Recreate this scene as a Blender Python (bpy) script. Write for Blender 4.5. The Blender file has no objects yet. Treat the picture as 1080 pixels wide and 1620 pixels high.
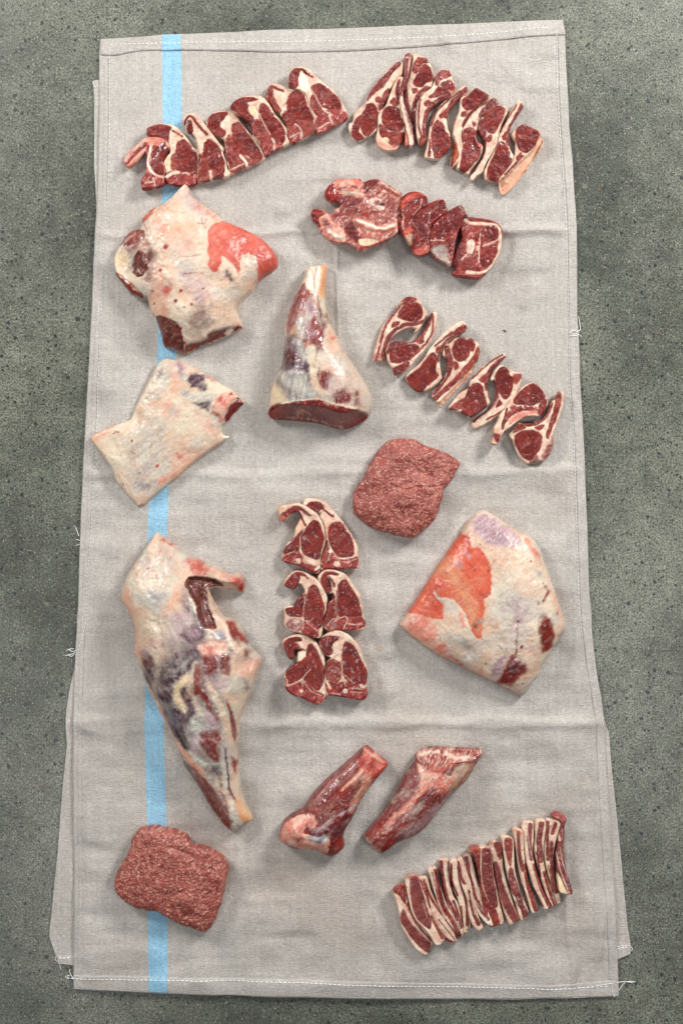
import bpy, math
import numpy as np

# ------------------------------------------------------------------ camera, world, lamps, exposure
S = bpy.context.scene
COL = S.collection
CAM_H = 2.4
cam = bpy.data.objects.new('camera', bpy.data.cameras.new('camera'))
COL.objects.link(cam)
cam.location = (0, 0, CAM_H)
cam.data.sensor_fit = 'VERTICAL'
cam.data.sensor_height = 24
cam.data.lens = 24 * CAM_H / 1.62
cam.data.clip_end = 50
S.camera = cam

W = bpy.data.worlds.new('World')
S.world = W
W.use_nodes = True
bg = W.node_tree.nodes['Background']
bg.inputs[0].default_value = (1.0, 0.985, 0.955, 1)
bg.inputs[1].default_value = 0.07

def area_lamp(name, loc, target, sx, sy, power, col):
    L = bpy.data.lights.new(name, 'AREA')
    L.shape = 'RECTANGLE'; L.size = sx; L.size_y = sy
    L.energy = power; L.color = col
    o = bpy.data.objects.new(name, L)
    COL.objects.link(o)
    o.location = loc
    import mathutils
    d = mathutils.Vector(target) - mathutils.Vector(loc)
    o.rotation_euler = d.to_track_quat('-Z', 'Y').to_euler()
    return o
area_lamp('window_light', (1.95, 1.95, 1.75), (0.1, 0.1, 0), 0.8, 0.75, 128, (1.0, 0.985, 0.96))
area_lamp('window_light', (-1.95, 1.65, 1.75), (0.0, 0.0, 0), 0.8, 0.75, 76, (1.0, 0.985, 0.96))
area_lamp('window_light', (0.05, 1.75, 2.4), (0.0, 0.2, 0), 1.2, 0.5, 9, (0.98, 0.99, 1.0))
area_lamp('window_light', (1.22, -0.62, 2.6), (0.4, -0.2, 0), 0.5, 1.0, 17, (0.98, 0.99, 1.0))
area_lamp('window_light', (-1.22, -1.0, 2.6), (-0.4, -0.3, 0), 0.5, 0.9, 20, (0.98, 0.99, 1.0))

S.view_settings.view_transform = 'Standard'
S.view_settings.look = 'None'
S.view_settings.gamma = 1
S.view_settings.exposure = -0.22
S.cycles.max_bounces = 5
S.cycles.use_denoising = True

# ------------------------------------------------------------------ number helpers
def lin(c):
    c = np.asarray(c, float) / 255.0
    return np.where(c <= 0.04045, c / 12.92, ((c + 0.055) / 1.055) ** 2.4)

def hsh(ix, iy, seed):
    h = (ix.astype(np.int64) * 374761393 + iy.astype(np.int64) * 668265263 + seed * 974634777) & 0xffffffff
    h = ((h ^ (h >> 13)) * 1274126177) & 0xffffffff
    h = h ^ (h >> 16)
    return (h & 0xffffff) / float(0xffffff)

def vnoise(x, y, seed=0):
    ix = np.floor(x); iy = np.floor(y)
    fx = x - ix; fy = y - iy
    fx = fx * fx * (3 - 2 * fx); fy = fy * fy * (3 - 2 * fy)
    a = hsh(ix, iy, seed); b = hsh(ix + 1, iy, seed)
    c = hsh(ix, iy + 1, seed); d = hsh(ix + 1, iy + 1, seed)
    return (a * (1 - fx) + b * fx) * (1 - fy) + (c * (1 - fx) + d * fx) * fy

def fbm(x, y, scale, seed=0, octv=3):
    s = np.zeros_like(x); amp = 0.5; tot = 0
    ca, sa = 0.8, 0.6
    x = x / scale; y = y / scale
    for o in range(octv):
        s += amp * vnoise(x, y, seed + o * 17); tot += amp
        x, y = (x * ca - y * sa) * 2.03 + 11.3, (x * sa + y * ca) * 2.03 + 5.7
        amp *= 0.5
    return s / tot

def worley(x, y, scale, seed=0):
    x = x / scale; y = y / scale
    ix = np.floor(x); iy = np.floor(y)
    best = np.full(x.shape, 9.0); second = best.copy(); idv = np.zeros_like(x)
    for dx in (-1, 0, 1):
        for dy in (-1, 0, 1):
            cx = ix + dx; cy = iy + dy
            px = cx + hsh(cx, cy, seed + 1); py = cy + hsh(cx, cy, seed + 2)
            d = np.hypot(px - x, py - y)
            nid = hsh(cx, cy, seed + 3)
            closer = d < best
            second = np.where(closer, best, np.minimum(second, d))
            idv = np.where(closer, nid, idv)
            best = np.where(closer, d, best)
    return best, second, idv

def smooth(a, b, v):
    t = np.clip((v - a) / (b - a + 1e-9), 0, 1)
    return t * t * (3 - 2 * t)

# photograph crops in which the outlines were traced: origin and enlargement
CROP = dict(Z=(0, 0, 1), A=(170, 80, 5.4), B=(340, 90, 4.696), C=(540, 70, 6), D=(670, 120, 5.4), E=(480, 270, 6.353),
            F=(610, 290, 5.4), G=(580, 460, 5.684), H=(700, 540, 5.4), I=(440, 780, 6.75), J=(440, 890, 6.75),
            K=(440, 990, 6.75), L=(610, 1350, 6.75), M=(720, 1280, 5.684), N=(160, 270, 3.6), O=(400, 400, 4.909),
            P=(130, 550, 4), Q=(540, 680, 5.4), R=(170, 830, 4.154), T=(200, 1060, 4.696), U=(620, 790, 3.6),
            V=(430, 1170, 3.086), W=(170, 1290, 5.143))

def pts(s, crop):
    """'x y x y ...' in crop units -> millimetres on the floor; '@T' inside switches the crop"""
    out = []; nums = []
    for tok in s.split():
        if tok[0] == '@':
            crop = tok[1:]; continue
        nums.append(float(tok))
        if len(nums) == 2:
            ox, oy, k = CROP[crop]
            out.append((ox + nums[0] / k - 540, 810 - (oy + nums[1] / k))); nums = []
    return np.array(out)

def curve(p, closed=True, n=4):
    q = []
    m = len(p)
    rng = range(m) if closed else range(m - 1)
    for i in rng:
        if closed:
            a, b, c, d = p[i - 1], p[i], p[(i + 1) % m], p[(i + 2) % m]
        else:
            a, b, c, d = p[max(i - 1, 0)], p[i], p[i + 1], p[min(i + 2, m - 1)]
        for k in range(n):
            t = k / n
            q.append(0.5 * ((2 * b) + (c - a) * t * 0.85 +
                            ((-3 * b + 3 * c) * 2 - 2 * (c - a) * 0.85 - (d - b) * 0.85) * t * t +
                            ((2 * b - 2 * c) * 2 + (c - a) * 0.85 + (d - b) * 0.85) * t ** 3))
    if not closed:
        q.append(p[-1])
    return np.array(q)

def sdist(X, Y, poly, closed=True):
    """signed distance (negative inside) and nearest point"""
    n = len(poly)
    best = np.full(X.shape, 1e18); nx = np.zeros_like(X); ny = np.zeros_like(X)
    inside = np.zeros(X.shape, bool)
    for i in range(n if closed else n - 1):
        ax, ay = poly[i]; bx, by = poly[(i + 1) % n]
        ex, ey = bx - ax, by - ay
        L = ex * ex + ey * ey + 1e-12
        t = np.clip(((X - ax) * ex + (Y - ay) * ey) / L, 0, 1)
        qx = ax + t * ex; qy = ay + t * ey
        d = (X - qx) ** 2 + (Y - qy) ** 2
        m = d < best
        best = np.where(m, d, best); nx = np.where(m, qx, nx); ny = np.where(m, qy, ny)
        if closed and ay != by:
            c = ((ay > Y) != (by > Y)) & (X < (bx - ax) * (Y - ay) / (by - ay) + ax)
            inside ^= c
    d = np.sqrt(best)
    if closed:
        d = np.where(inside, -d, d)
    return d, nx, ny

# ------------------------------------------------------------------ node materials
def new_mat(name):
    m = bpy.data.materials.new(name); m.use_nodes = True
    nt = m.node_tree
    return m, nt, nt.nodes['Principled BSDF']

def nd(nt, kind, **kw):
    n = nt.nodes.new(kind)
    for k, v in kw.items():
        if hasattr(n, k) and not k.startswith('i_'):
            setattr(n, k, v)
    return n

def mixrgb(nt, a, b, fac, mode='MIX'):
    n = nt.nodes.new('ShaderNodeMix'); n.data_type = 'RGBA'; n.blend_type = mode
    for sock, v in ((n.inputs[0], fac), (n.inputs[6], a), (n.inputs[7], b)):
        if isinstance(v, bpy.types.NodeSocket):
            nt.links.new(v, sock)
        elif isinstance(v, (int, float)):
            sock.default_value = v
        else:
            sock.default_value = (*v, 1)
    return n.outputs[2]

def mapped(nt, scale, rot=0.0):
    tc = nt.nodes.new('ShaderNodeTexCoord')
    mp = nt.nodes.new('ShaderNodeMapping')
    mp.inputs['Scale'].default_value = scale
    mp.inputs['Rotation'].default_value = (0, 0, rot)
    nt.links.new(tc.outputs['Object'], mp.inputs[0])
    return mp.outputs[0]

def noise(nt, vec, scale, detail=3, rough=0.55):
    n = nt.nodes.new('ShaderNodeTexNoise')
    n.inputs['Scale'].default_value = scale; n.inputs['Detail'].default_value = detail
    n.inputs['Roughness'].default_value = rough
    nt.links.new(vec, n.inputs['Vector'])
    return n.outputs['Fac']

def rampn(nt, fac, stops):
    r = nt.nodes.new('ShaderNodeValToRGB')
    e = r.color_ramp.elements
    while len(e) < len(stops):
        e.new(0.5)
    for k, (p, c) in enumerate(stops):
        e[k].position = p
        e[k].color = (c, c, c, 1) if isinstance(c, (int, float)) else (*c, 1)
    nt.links.new(fac, r.inputs[0])
    return r.outputs[0]

def mathn(nt, op, a, b=0.0, c=None):
    n = nt.nodes.new('ShaderNodeMath'); n.operation = op
    for i, v in enumerate((a, b, c)):
        if v is None: continue
        if isinstance(v, bpy.types.NodeSocket):
            nt.links.new(v, n.inputs[i])
        else:
            n.inputs[i].default_value = v
    return n.outputs[0]

def bump(nt, bsdf, height, dist, strength=1.0):
    b = nt.nodes.new('ShaderNodeBump')
    b.inputs['Strength'].default_value = strength
    b.inputs['Distance'].default_value = dist
    nt.links.new(height, b.inputs['Height'])
    nt.links.new(b.outputs[0], bsdf.inputs['Normal'])

def tissue_mat(name, rough, bumpd, nscale, spec=0.5, coat=0.0, sss=0.0, wet=(0.25, 0.55)):
    m, nt, p = new_mat(name)
    at = nt.nodes.new('ShaderNodeAttribute'); at.attribute_name = 'tint'
    v = mapped(nt, (1, 1, 1))
    n1 = noise(nt, v, 420, 3, 0.6)
    g = rampn(nt, n1, [(0.25, 0.80), (0.75, 1.17)])
    c = mixrgb(nt, at.outputs['Color'], g, 1.0, 'MULTIPLY')
    nt.links.new(c, p.inputs['Base Color'])
    n2 = noise(nt, v, nscale, 4, 0.6)
    r = rampn(nt, noise(nt, v, 60, 3), [(0.35, rough * 0.75), (0.65, rough * 1.25)])
    nt.links.new(r, p.inputs['Roughness'])
    p.inputs['Specular IOR Level'].default_value = spec
    p.inputs['Coat Weight'].default_value = coat
    p.inputs['Coat Roughness'].default_value = 0.11
    if sss:
        p.inputs['Subsurface Weight'].default_value = sss
        p.inputs['Subsurface Radius'].default_value = (1.0, 0.35, 0.25)
        p.inputs['Subsurface Scale'].default_value = 0.002
    bump(nt, p, n2, bumpd)
    return m

MAT = dict(
    lean=tissue_mat('lean_meat', 0.36, 0.0014, 150, 0.35, 0.40),
    fat=tissue_mat('fat', 0.42, 0.0010, 160, 0.35, 0.08),
    skin=tissue_mat('fell_membrane', 0.40, 0.0010, 90, 0.33, 0.11),
    bone=tissue_mat('cut_bone', 0.45, 0.0012, 300, 0.4, 0.05),
    silver=tissue_mat('silverskin', 0.32, 0.0010, 100, 0.38, 0.2),
    mince=tissue_mat('minced_meat', 0.42, 0.0012, 420, 0.4, 0.2),
)

# tissue colours, as the tissue itself is coloured, except the painted shade of hollows: two tones, their mottling scale (mm), flecks, streaks
TS = dict(
    lean=dict(a=(94, 20, 15), b=(126, 39, 31), s=10, fl=(170, 92, 82), fd=.10, m='lean'),
    lean2=dict(a=(106, 30, 24), b=(144, 62, 51), s=8, fl=(190, 128, 116), fd=.16, m='lean'),
    fat=dict(a=(226, 202, 180), b=(208, 170, 148), s=9, fl=(190, 104, 92), fd=.16, m='fat'),
    white=dict(a=(238, 222, 204), b=(226, 202, 180), s=9, fl=(214, 170, 150), fd=.05, m='fat'),
    yfat=dict(a=(230, 205, 165), b=(214, 190, 160), s=9, fl=(214, 170, 150), fd=.05, m='fat'),
    skin=dict(a=(226, 188, 160), b=(216, 164, 138), s=10, fl=(190, 90, 70), fd=.12, m='skin'),
    side=dict(a=(178, 74, 52), b=(200, 112, 82), s=9, fl=(220, 160, 130), fd=.1, m='skin'),
    pink=dict(a=(216, 164, 144), b=(198, 116, 100), s=8, fl=(176, 60, 56), fd=.22, m='fat'),
    pinkr=dict(a=(192, 92, 78), b=(168, 60, 48), s=7, fl=(232, 170, 150), fd=.2, m='skin'),
    bonered=dict(a=(112, 24, 21), b=(148, 54, 47), s=5, fl=(208, 150, 138), fd=.30, m='bone'),
    bonew=dict(a=(226, 206, 188), b=(208, 172, 154), s=5, fl=(200, 120, 110), fd=.1, m='bone'),
    dark=dict(a=(84, 18, 18), b=(116, 34, 30), s=8, fl=(140, 60, 54), fd=.15, m='lean'),
    brown=dict(a=(84, 34, 28), b=(112, 54, 44), s=7, fl=(170, 130, 116), fd=.25, m='lean'),
    cut=dict(a=(96, 22, 20), b=(132, 42, 36), s=11, fl=(190, 110, 96), fd=.2, m='lean'),
    blood=dict(a=(140, 34, 27), b=(120, 24, 20), s=6, fl=(200, 80, 60), fd=.15, m='lean'),
    marble=dict(a=(66, 44, 54), b=(206, 196, 178), s=15, fl=(226, 212, 190), fd=.3, m='silver', st=.55, q=(.44, .60)),
    coral=dict(a=(204, 102, 86), b=(186, 78, 64), s=22, fl=(222, 136, 116), fd=.10, m='skin', st=.4),
    plum=dict(a=(104, 40, 36), b=(130, 60, 54), s=10, fl=(160, 100, 92), fd=.08, m='lean', st=.3),
    orange=dict(a=(204, 98, 70), b=(190, 72, 52), s=22, fl=(228, 140, 108), fd=.12, m='skin', st=.5),
    salmon=dict(a=(224, 146, 124), b=(206, 104, 88), s=16, fl=(190, 60, 50), fd=.12, m='skin'),
    blush=dict(a=(222, 166, 140), b=(210, 138, 112), s=12, fl=(190, 90, 70), fd=.1, m='skin'),
    cover=dict(a=(218, 199, 177), b=(206, 172, 148), s=24, fl=(206, 132, 112), fd=.14, m='skin', c=(190, 180, 168)),
    cream=dict(a=(209, 193, 170), b=(206, 174, 150), s=22, fl=(204, 140, 120), fd=.08, m='skin', c=(180, 176, 164)),
    purple=dict(a=(60, 38, 48), b=(98, 72, 82), s=12, fl=(160, 146, 150), fd=.12, m='silver', st=.8),
    lav=dict(a=(188, 160, 164), b=(156, 122, 132), s=10, fl=(214, 200, 196), fd=.2, m='silver', st=.6),
    blue=dict(a=(120, 116, 128), b=(158, 154, 152), s=8, fl=(190, 186, 180), fd=.2, m='silver'),
    silver=dict(a=(124, 62, 60), b=(156, 104, 100), s=9, fl=(196, 170, 162), fd=.2, m='silver', st=.7),
    mus=dict(a=(98, 30, 28), b=(128, 54, 49), s=9, fl=(176, 122, 114), fd=.2, m='lean', st=.9),
    gwhite=dict(a=(196, 194, 178), b=(166, 158, 154), s=10, fl=(120, 104, 112), fd=.2, m='silver', st=.8),
    tendon=dict(a=(216, 172, 130), b=(204, 146, 106), s=14, fl=(230, 200, 170), fd=.1, m='skin', st=.5),
    face=dict(a=(126, 48, 43), b=(178, 110, 98), s=6, fl=(222, 190, 178), fd=.5, m='lean'),
    hole_shade=dict(a=(50, 14, 12), b=(70, 20, 16), s=5, fl=(90, 30, 26), fd=.1, m='lean'),  # near-black red painted as the shade inside curled flaps and openings
    stamp=dict(a=(150, 104, 74), b=(170, 124, 92), s=5, fl=(190, 150, 120), fd=.3, m='skin'),
)

def tissue_col(key, X, Y, seed, ang=None):
    t = TS[key]
    a, b, f = lin(t['a']), lin(t['b']), lin(t['fl'])
    n = fbm(X, Y, t['s'], seed, 4)
    st = t.get('st', 0.35 if t['m'] == 'lean' else 0.0)
    if ang is None: ang = 0.6
    u = X * math.cos(ang) + Y * math.sin(ang); v = -X * math.sin(ang) + Y * math.cos(ang)
    sn = fbm(u * 0.08, v, 3.4, seed + 5, 3)
    q = t.get('q', (0.3, 0.7))
    k = smooth(q[0], q[1], n * (1 - st) + sn * st)[..., None]
    c = a * (1 - k) + b * k
    if 'c' in t:
        k2 = (smooth(0.5, 0.72, fbm(X, Y, 34, seed + 9, 3)) * 0.8)[..., None]
        c = c * (1 - k2) + lin(t['c']) * k2
    fn = fbm(u * 0.6 + 5 * n, v + 6 * n, 2.1, seed + 21, 2)
    thr = 0.80 - 0.45 * t['fd']
    k3 = (smooth(thr, thr + 0.10, fn) * 0.65)[..., None]
    c = c * (1 - k3) + f * k3
    return c

# ------------------------------------------------------------------ one solid with regions -> one object per region
def poisson(mask):
    u = None
    for f in (8, 4, 2, 1):
        m = mask[::f, ::f]
        if min(m.shape) < 6: continue
        h = float(f)
        if u is None:
            v = np.zeros(m.shape)
        else:
            v = np.repeat(np.repeat(u, 2, 0), 2, 1)[:m.shape[0], :m.shape[1]]
            v = np.pad(v, ((0, m.shape[0] - v.shape[0]), (0, m.shape[1] - v.shape[1])), mode='edge')
        v = v * m
        for _ in range(260):
            p = np.pad(v, 1)
            v = (p[:-2, 1:-1] + p[2:, 1:-1] + p[1:-1, :-2] + p[1:-1, 2:] + h * h) * 0.25 * m
        u = v
    return u

def blur(a, n):
    for _ in range(n):
        p = np.pad(a, 1, mode='edge')
        a = (p[:-2, 1:-1] + p[2:, 1:-1] + p[1:-1, :-2] + p[1:-1, 2:] + 2 * a) / 6
    return a

def link_mesh(name, V, F, mats, normals=None, tint=None, parent=None, smoothf=True):
    me = bpy.data.meshes.new(name)
    F = np.asarray(F)
    me.vertices.add(len(V)); me.vertices.foreach_set('co', np.asarray(V, np.float32).ravel())
    nf, k = F.shape
    me.loops.add(nf * k); me.loops.foreach_set('vertex_index', F.astype(np.int32).ravel())
    me.polygons.add(nf)
    me.polygons.foreach_set('loop_start', np.arange(0, nf * k, k, dtype=np.int32))
    me.polygons.foreach_set('loop_total', np.full(nf, k, dtype=np.int32))
    me.polygons.foreach_set('use_smooth', np.full(nf, smoothf))
    me.update(calc_edges=True)
    me.validate()
    if tint is not None:
        at = me.color_attributes.new('tint', 'FLOAT_COLOR', 'POINT')
        c = np.ones((len(V), 4), np.float32); c[:, :3] = np.clip(tint, 0, 1)
        at.data.foreach_set('color', c.ravel())
    for m in mats: me.materials.append(m)
    if normals is not None:
        me.normals_split_custom_set_from_vertices(normals.astype(np.float32).tolist())
    o = bpy.data.objects.new(name, me)
    COL.objects.link(o)
    if parent is not None: o.parent = parent
    return o

def grid_solid(out, step, hfun, cfun, rid_fun, z0, e_fun, inset=0.25, sink=6.0, snap=None):
    """returns verts(mm), faces, vertex colours, face region ids, normals"""
    lo = out.min(0) - 2 * step; hi = out.max(0) + 2 * step
    xs = np.arange(lo[0], hi[0], step); ys = np.arange(lo[1], hi[1], step)
    X, Y = np.meshgrid(xs, ys)
    D, NX, NY = sdist(X, Y, out)
    if snap: X, Y = snap(X, Y)
    cx = (X[1:, 1:] + X[:-1, :-1]) / 2; cy = (Y[1:, 1:] + Y[:-1, :-1]) / 2
    Dc = (D[1:, 1:] + D[:-1, :-1] + D[1:, :-1] + D[:-1, 1:]) / 4
    keep = Dc < 0
    pk = np.pad(keep, 1)
    touch = pk[1:, 1:].astype(int) + pk[:-1, :-1] + pk[1:, :-1] + pk[:-1, 1:]
    used = touch > 0
    bnd = used & (touch < 4)
    X2 = np.where(bnd, NX, X); Y2 = np.where(bnd, NY, Y)
    D2 = np.where(bnd, 0.0, D)
    Z = hfun(X2, Y2, -D2, used)
    C = cfun(X2, Y2, -D2)
    R = rid_fun(cx, cy)
    idx = -np.ones(X.shape, int); idx[used] = np.arange(used.sum())
    V = np.stack([X2[used], Y2[used], Z[used]], 1)
    CV = C[used]
    a = idx[:-1, :-1][keep]; b = idx[:-1, 1:][keep]; c = idx[1:, 1:][keep]; d = idx[1:, :-1][keep]
    F = np.stack([a, b, c, d], 1)
    FR = R[keep]
    # boundary edges
    E = np.concatenate([F[:, [0, 1]], F[:, [1, 2]], F[:, [2, 3]], F[:, [3, 0]]])
    ER = np.concatenate([FR] * 4)
    key = E.min(1) * (len(V) + 1) + E.max(1)
    uq, inv, cnt = np.unique(key, return_inverse=True, return_counts=True)
    sel = cnt[inv] == 1
    BE = E[sel]; BR = ER[sel]
    bv = np.unique(BE)
    bx, by = V[bv, 0], V[bv, 1]
    gx = sdist(bx + 1.5, by, out)[0] - sdist(bx - 1.5, by, out)[0]
    gy = sdist(bx, by + 1.5, out)[0] - sdist(bx, by - 1.5, out)[0]
    gl = np.hypot(gx, gy) + 1e-6; gx /= gl; gy /= gl
    e = V[bv, 2]
    rings = [bv]
    allV = [V]; allC = [CV]; n = len(V)
    for fz, off in ((0.82, 0.05), (0.5, 0.04), (0.22, -0.10), (0.0, -inset)):
        zz = e * fz - (sink if fz == 0 else 0)
        allV.append(np.stack([bx + gx * off * np.minimum(e, 12), by + gy * off * np.minimum(e, 12), zz], 1))
        allC.append(CV[bv]); rings.append(np.arange(n, n + len(bv))); n += len(bv)
    V = np.concatenate(allV); CV = np.concatenate(allC)
    lut = {v: i for i, v in enumerate(bv)}
    i0 = np.array([lut[v] for v in BE[:, 0]]); i1 = np.array([lut[v] for v in BE[:, 1]])
    for k in range(4):
        r0, r1 = rings[k], rings[k + 1]
        F = np.concatenate([F, np.stack([r0[i1], r0[i0], r1[i0], r1[i1]], 1)])
        FR = np.concatenate([FR, BR])
    V[:, 2] += z0
    # normals
    p = V[F]
    nn = np.cross(p[:, 2] - p[:, 0], p[:, 3] - p[:, 1])
    N = np.zeros_like(V)
    for k in range(4):
        np.add.at(N, F[:, k], nn)
    N /= np.linalg.norm(N, axis=1, keepdims=True) + 1e-12
    return V, F, CV, FR, N

def split_objects(V, F, CV, FR, N, names, matof, root, origin):
    objs = []
    for r in range(len(names)):
        f = F[FR == r]
        if len(f) < 4: continue
        ids, inv = np.unique(f, return_inverse=True)
        f2 = inv.reshape(f.shape)
        v = (V[ids] - origin) * 0.001
        objs.append(link_mesh(names[r], v, f2, [MAT[matof[r]] if isinstance(matof[r], str) else matof[r]], N[ids], CV[ids], root))
    return objs

def empty(name, loc):
    o = bpy.data.objects.new(name, None)
    o.empty_display_size = 0.02
    COL.objects.link(o); o.location = loc
    return o

COUNT = [0]
VEIL = dict(coral=.15, orange=.2, cut=.08, brown=.15, dark=.1, hole_shade=0, tendon=.3, mus=.7, lean=.4, blood=.3, pinkr=.4, silver=.8)
GROW = dict(plum=1.0, lean=1.3, lean2=1.2, mus=1.3, bonered=1.9, cut=1.0, dark=1.0)
def cut(name, label, cat, crop, outline, regions=(), T=18, base=('fat', 'fat'), group=None, kind='slab', e=None, r=1.8,
        step=1.0, tilt=(0, 0), lumps=(), rough=0.8, ang=None, z0=3.0, rim=None, inset=0.25, jit=0.5, veil=0.32, fray=7.0):
    """a piece of meat: outline and regions traced in crop units"""
    COUNT[0] += 1; seed = COUNT[0] * 31
    k0 = CROP[crop][2]
    if kind == 'slab' and group and tilt == (0, 0):
        tilt = (math.sin(seed * 1.7) * 0.13, math.cos(seed * 2.3) * 0.05)
        T = T + 2.5 * math.sin(seed * 0.9)
    out = curve(pts(outline, crop), True, 4)
    out = out + np.stack([fbm(out[:, 0], out[:, 1], 5, seed) - .5, fbm(out[:, 0], out[:, 1], 5, seed + 3) - .5], 1) * 2.6 * jit
    # the piece stands between floor and lens: put its mid height where the photograph shows it
    cen = (out.max(0) + out.min(0)) / 2
    zs = cloth_height(out[::6, 0], out[::6, 1])                   # it rests on the cloth, which gives a little under it
    z0 = float(np.percentile(zs, 60)) - 2.5
    lift = (z0 + T * 0.75) / (CAM_H * 1000)
    shift = -cen * lift
    out = out * 1.0 + shift
    out = (out - (cen + shift)) * (1 - lift) + (cen + shift)
    regs = []
    for g in regions:
        nm, ts, s = g[0], g[1], g[2]
        op = dict(g[3]) if len(g) > 3 else {}
        if ts == 'mus' and name == 'riblet': ts = 'plum'
        if ts in ('bonew', 'fat', 'white') and 0 < op.get('w', 0) <= 16 and not nm: op['a'] = op.get('a', 1) * .72
        g = (nm, ts, s, op)
        cr = op.get('crop', crop); k = CROP[cr][2]
        p = pts(s, cr)
        p = p * 1.0 + shift
        p = (p - (cen + shift)) * (1 - lift) + (cen + shift)
        if len(p) == 1:
            rr = op.get('w', 10) / k
            regs.append((nm, ts, 'spot', p, rr, op))
        elif 'w' in op:
            regs.append((nm, ts, 'line', curve(p, False, 4), op['w'] / k / 2, op))
        else:
            regs.append((nm, ts, 'poly', curve(p, True, 3), 0, op))
    def reg_d(g, X, Y):
        nm, ts, kd, p, w, op = g
        wp = op.get('warp', 0.8 if kind == 'dome' else 0.28 if name == 'riblet' else 0.5)
        pad = 14 + w
        m = (X > p[:, 0].min() - pad) & (X < p[:, 0].max() + pad) & (Y > p[:, 1].min() - pad) & (Y < p[:, 1].max() + pad)
        d = np.full(X.shape, 99.0)
        if not m.any(): return d
        x = X[m]; y = Y[m]
        x = x + (fbm(x, y, 6, seed + 71, 3) - .5) * 4.5 * wp
        y = y + (fbm(x, y, 6, seed + 83, 3) - .5) * 4.5 * wp
        if kd == 'poly': d[m] = sdist(x, y, p)[0]
        elif kd == 'line': d[m] = sdist(x, y, p, False)[0] - w
        else: d[m] = np.hypot(x - p[0, 0], y - p[0, 1]) - w
        if kind == 'slab' and kd == 'poly':
            d[m] -= GROW.get(ts, 0)
        if kind == 'slab' and kd == 'line':
            d[m] -= GROW.get(ts, 0) * 0.6
        if kind == 'dome' and (op.get('soft', 0.9) >= 1.5):
            an = op.get('ang', ang) or 0.6
            u = x * math.cos(an) + y * math.sin(an); v = -x * math.sin(an) + y * math.cos(an)
            d[m] += (fbm(u * 0.09, v * 0.8, 3.6, seed + 91, 3) - .5) * op.get('fray', fray)
        return d
    e0 = e if e is not None else (T - r if kind == 'slab' else T * 0.28)
    cache = {}
    def dists(X, Y):
        key = (X.shape, float(X[0, 0]), float(Y[0, 0]))
        if key not in cache:
            cache[key] = [reg_d(g, X, Y) for g in regs]
        return cache[key]
    def hfun(X, Y, Din, used):
        if kind == 'slab':
            t = np.clip(Din / r, 0, 1)
            H = e0 + (T - e0) * np.sqrt(np.clip(1 - (1 - t) ** 2, 0, 1))
        else:
            u = poisson(used & (Din >= 0))
            u = u / (u.max() + 1e-9)
            H = e0 + (T - e0) * np.sqrt(np.clip(blur(u, 2), 0, 1)) ** 0.85
            H = np.where(Din <= 0.01, e0, H)
        edge = np.clip(Din / (r * 1.6), 0, 1)
        H = H + (fbm(X, Y, 15, seed + 1, 2) - .5) * 3.4 * rough * edge + (fbm(X, Y, 4.2, seed + 2, 2) - .5) * 1.5 * rough * edge
        for (lx, ly, lr, la) in lumps:
            q = pts('%g %g' % (lx, ly), crop)[0] + shift
            H = H + la * np.exp(-((X - q[0]) ** 2 + (Y - q[1]) ** 2) / (lr / k0) ** 2) * edge
        for g, d in zip(regs, dists(X, Y)):
            op = g[5]
            if 'slope' in op:                                     # a face that falls away to the outline
                kk = smooth(1.5, -1.5, d)
                f = np.clip(Din / (op['slope'] / k0), 0, 1)
                H = H * (1 - kk) + (op.get('low', 0.3) * T + (1 - op.get('low', 0.3)) * f * H) * kk
                continue
            h = op.get('h', 0.25 if TS[g[1]]['m'] in ('lean', 'bone') and g[0] else 0.0)
            if h:
                hs = op.get('hs', 1.6)
                H = H + h * smooth(0.4, -hs, d) * edge
            if g[0]:
                H = H - 0.35 * np.exp(-(d / 0.8) ** 2) * edge      # the seam between two tissues
        H = H + (X - cen[0]) * tilt[0] + (Y - cen[1]) * tilt[1]
        return np.maximum(H, 1.5)
    def cfun(X, Y, Din):
        c = tissue_col(base[1], X, Y, seed, ang)
        if rim:                                                  # another tissue shows along the outline
            k = smooth(rim[1] / k0 + .8, rim[1] / k0 - .8, Din + (fbm(X, Y, 7, seed + 9) - .5) * 3)[..., None]
            c = c * (1 - k) + tissue_col(rim[0], X, Y, seed + 4, ang) * k
        VW = np.full(X.shape, VEIL.get(base[1], 1.0))
        for g, d in zip(regs, dists(X, Y)):
            op = g[5]; so = op.get('soft', 0.9)
            if kind == 'dome' and 1.9 < so <= 4 and g[1] in ('mus', 'purple', 'lean', 'brown', 'silver', 'cut'):
                so = so * 1.9
            if so > 2:
                d = d + (fbm(X, Y, 8, seed + 55, 3) - .5) * so * 1.6
            m = d < so
            if not m.any(): continue
            k = smooth(so, -so, d)[..., None] * op.get('a', 1.0)
            VW = VW * (1 - k[..., 0]) + VEIL.get(g[1], 1.0) * k[..., 0]
            c = c * (1 - k) + tissue_col(g[1], X, Y, seed + 6, op.get('ang', ang)) * k
        if kind == 'dome':                                       # thin veils of fat and connective tissue over everything
            an = ang or 0.7
            u = X * math.cos(an) + Y * math.sin(an); v = -X * math.sin(an) + Y * math.cos(an)
            k = (smooth(.50, .74, fbm(u * .35, v, 7, seed + 61, 4)) * veil * VW)[..., None]
            c = c * (1 - k) + lin((212, 198, 182)) * k
            k = (smooth(.64, .70, fbm(u * .3, v, 2.6, seed + 63, 3)) * veil * VW * .8)[..., None]
            c = c * (1 - k) + lin((226, 212, 194)) * k
            k = (smooth(.60, .78, fbm(X, Y, 18, seed + 65, 4)) * .30)[..., None]
            c = c * (1 - k * np.array([.18, .45, .5]))
        return c
    names = [base[0]]; mats = [TS[base[1]]['m']]; rmap = []
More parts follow.
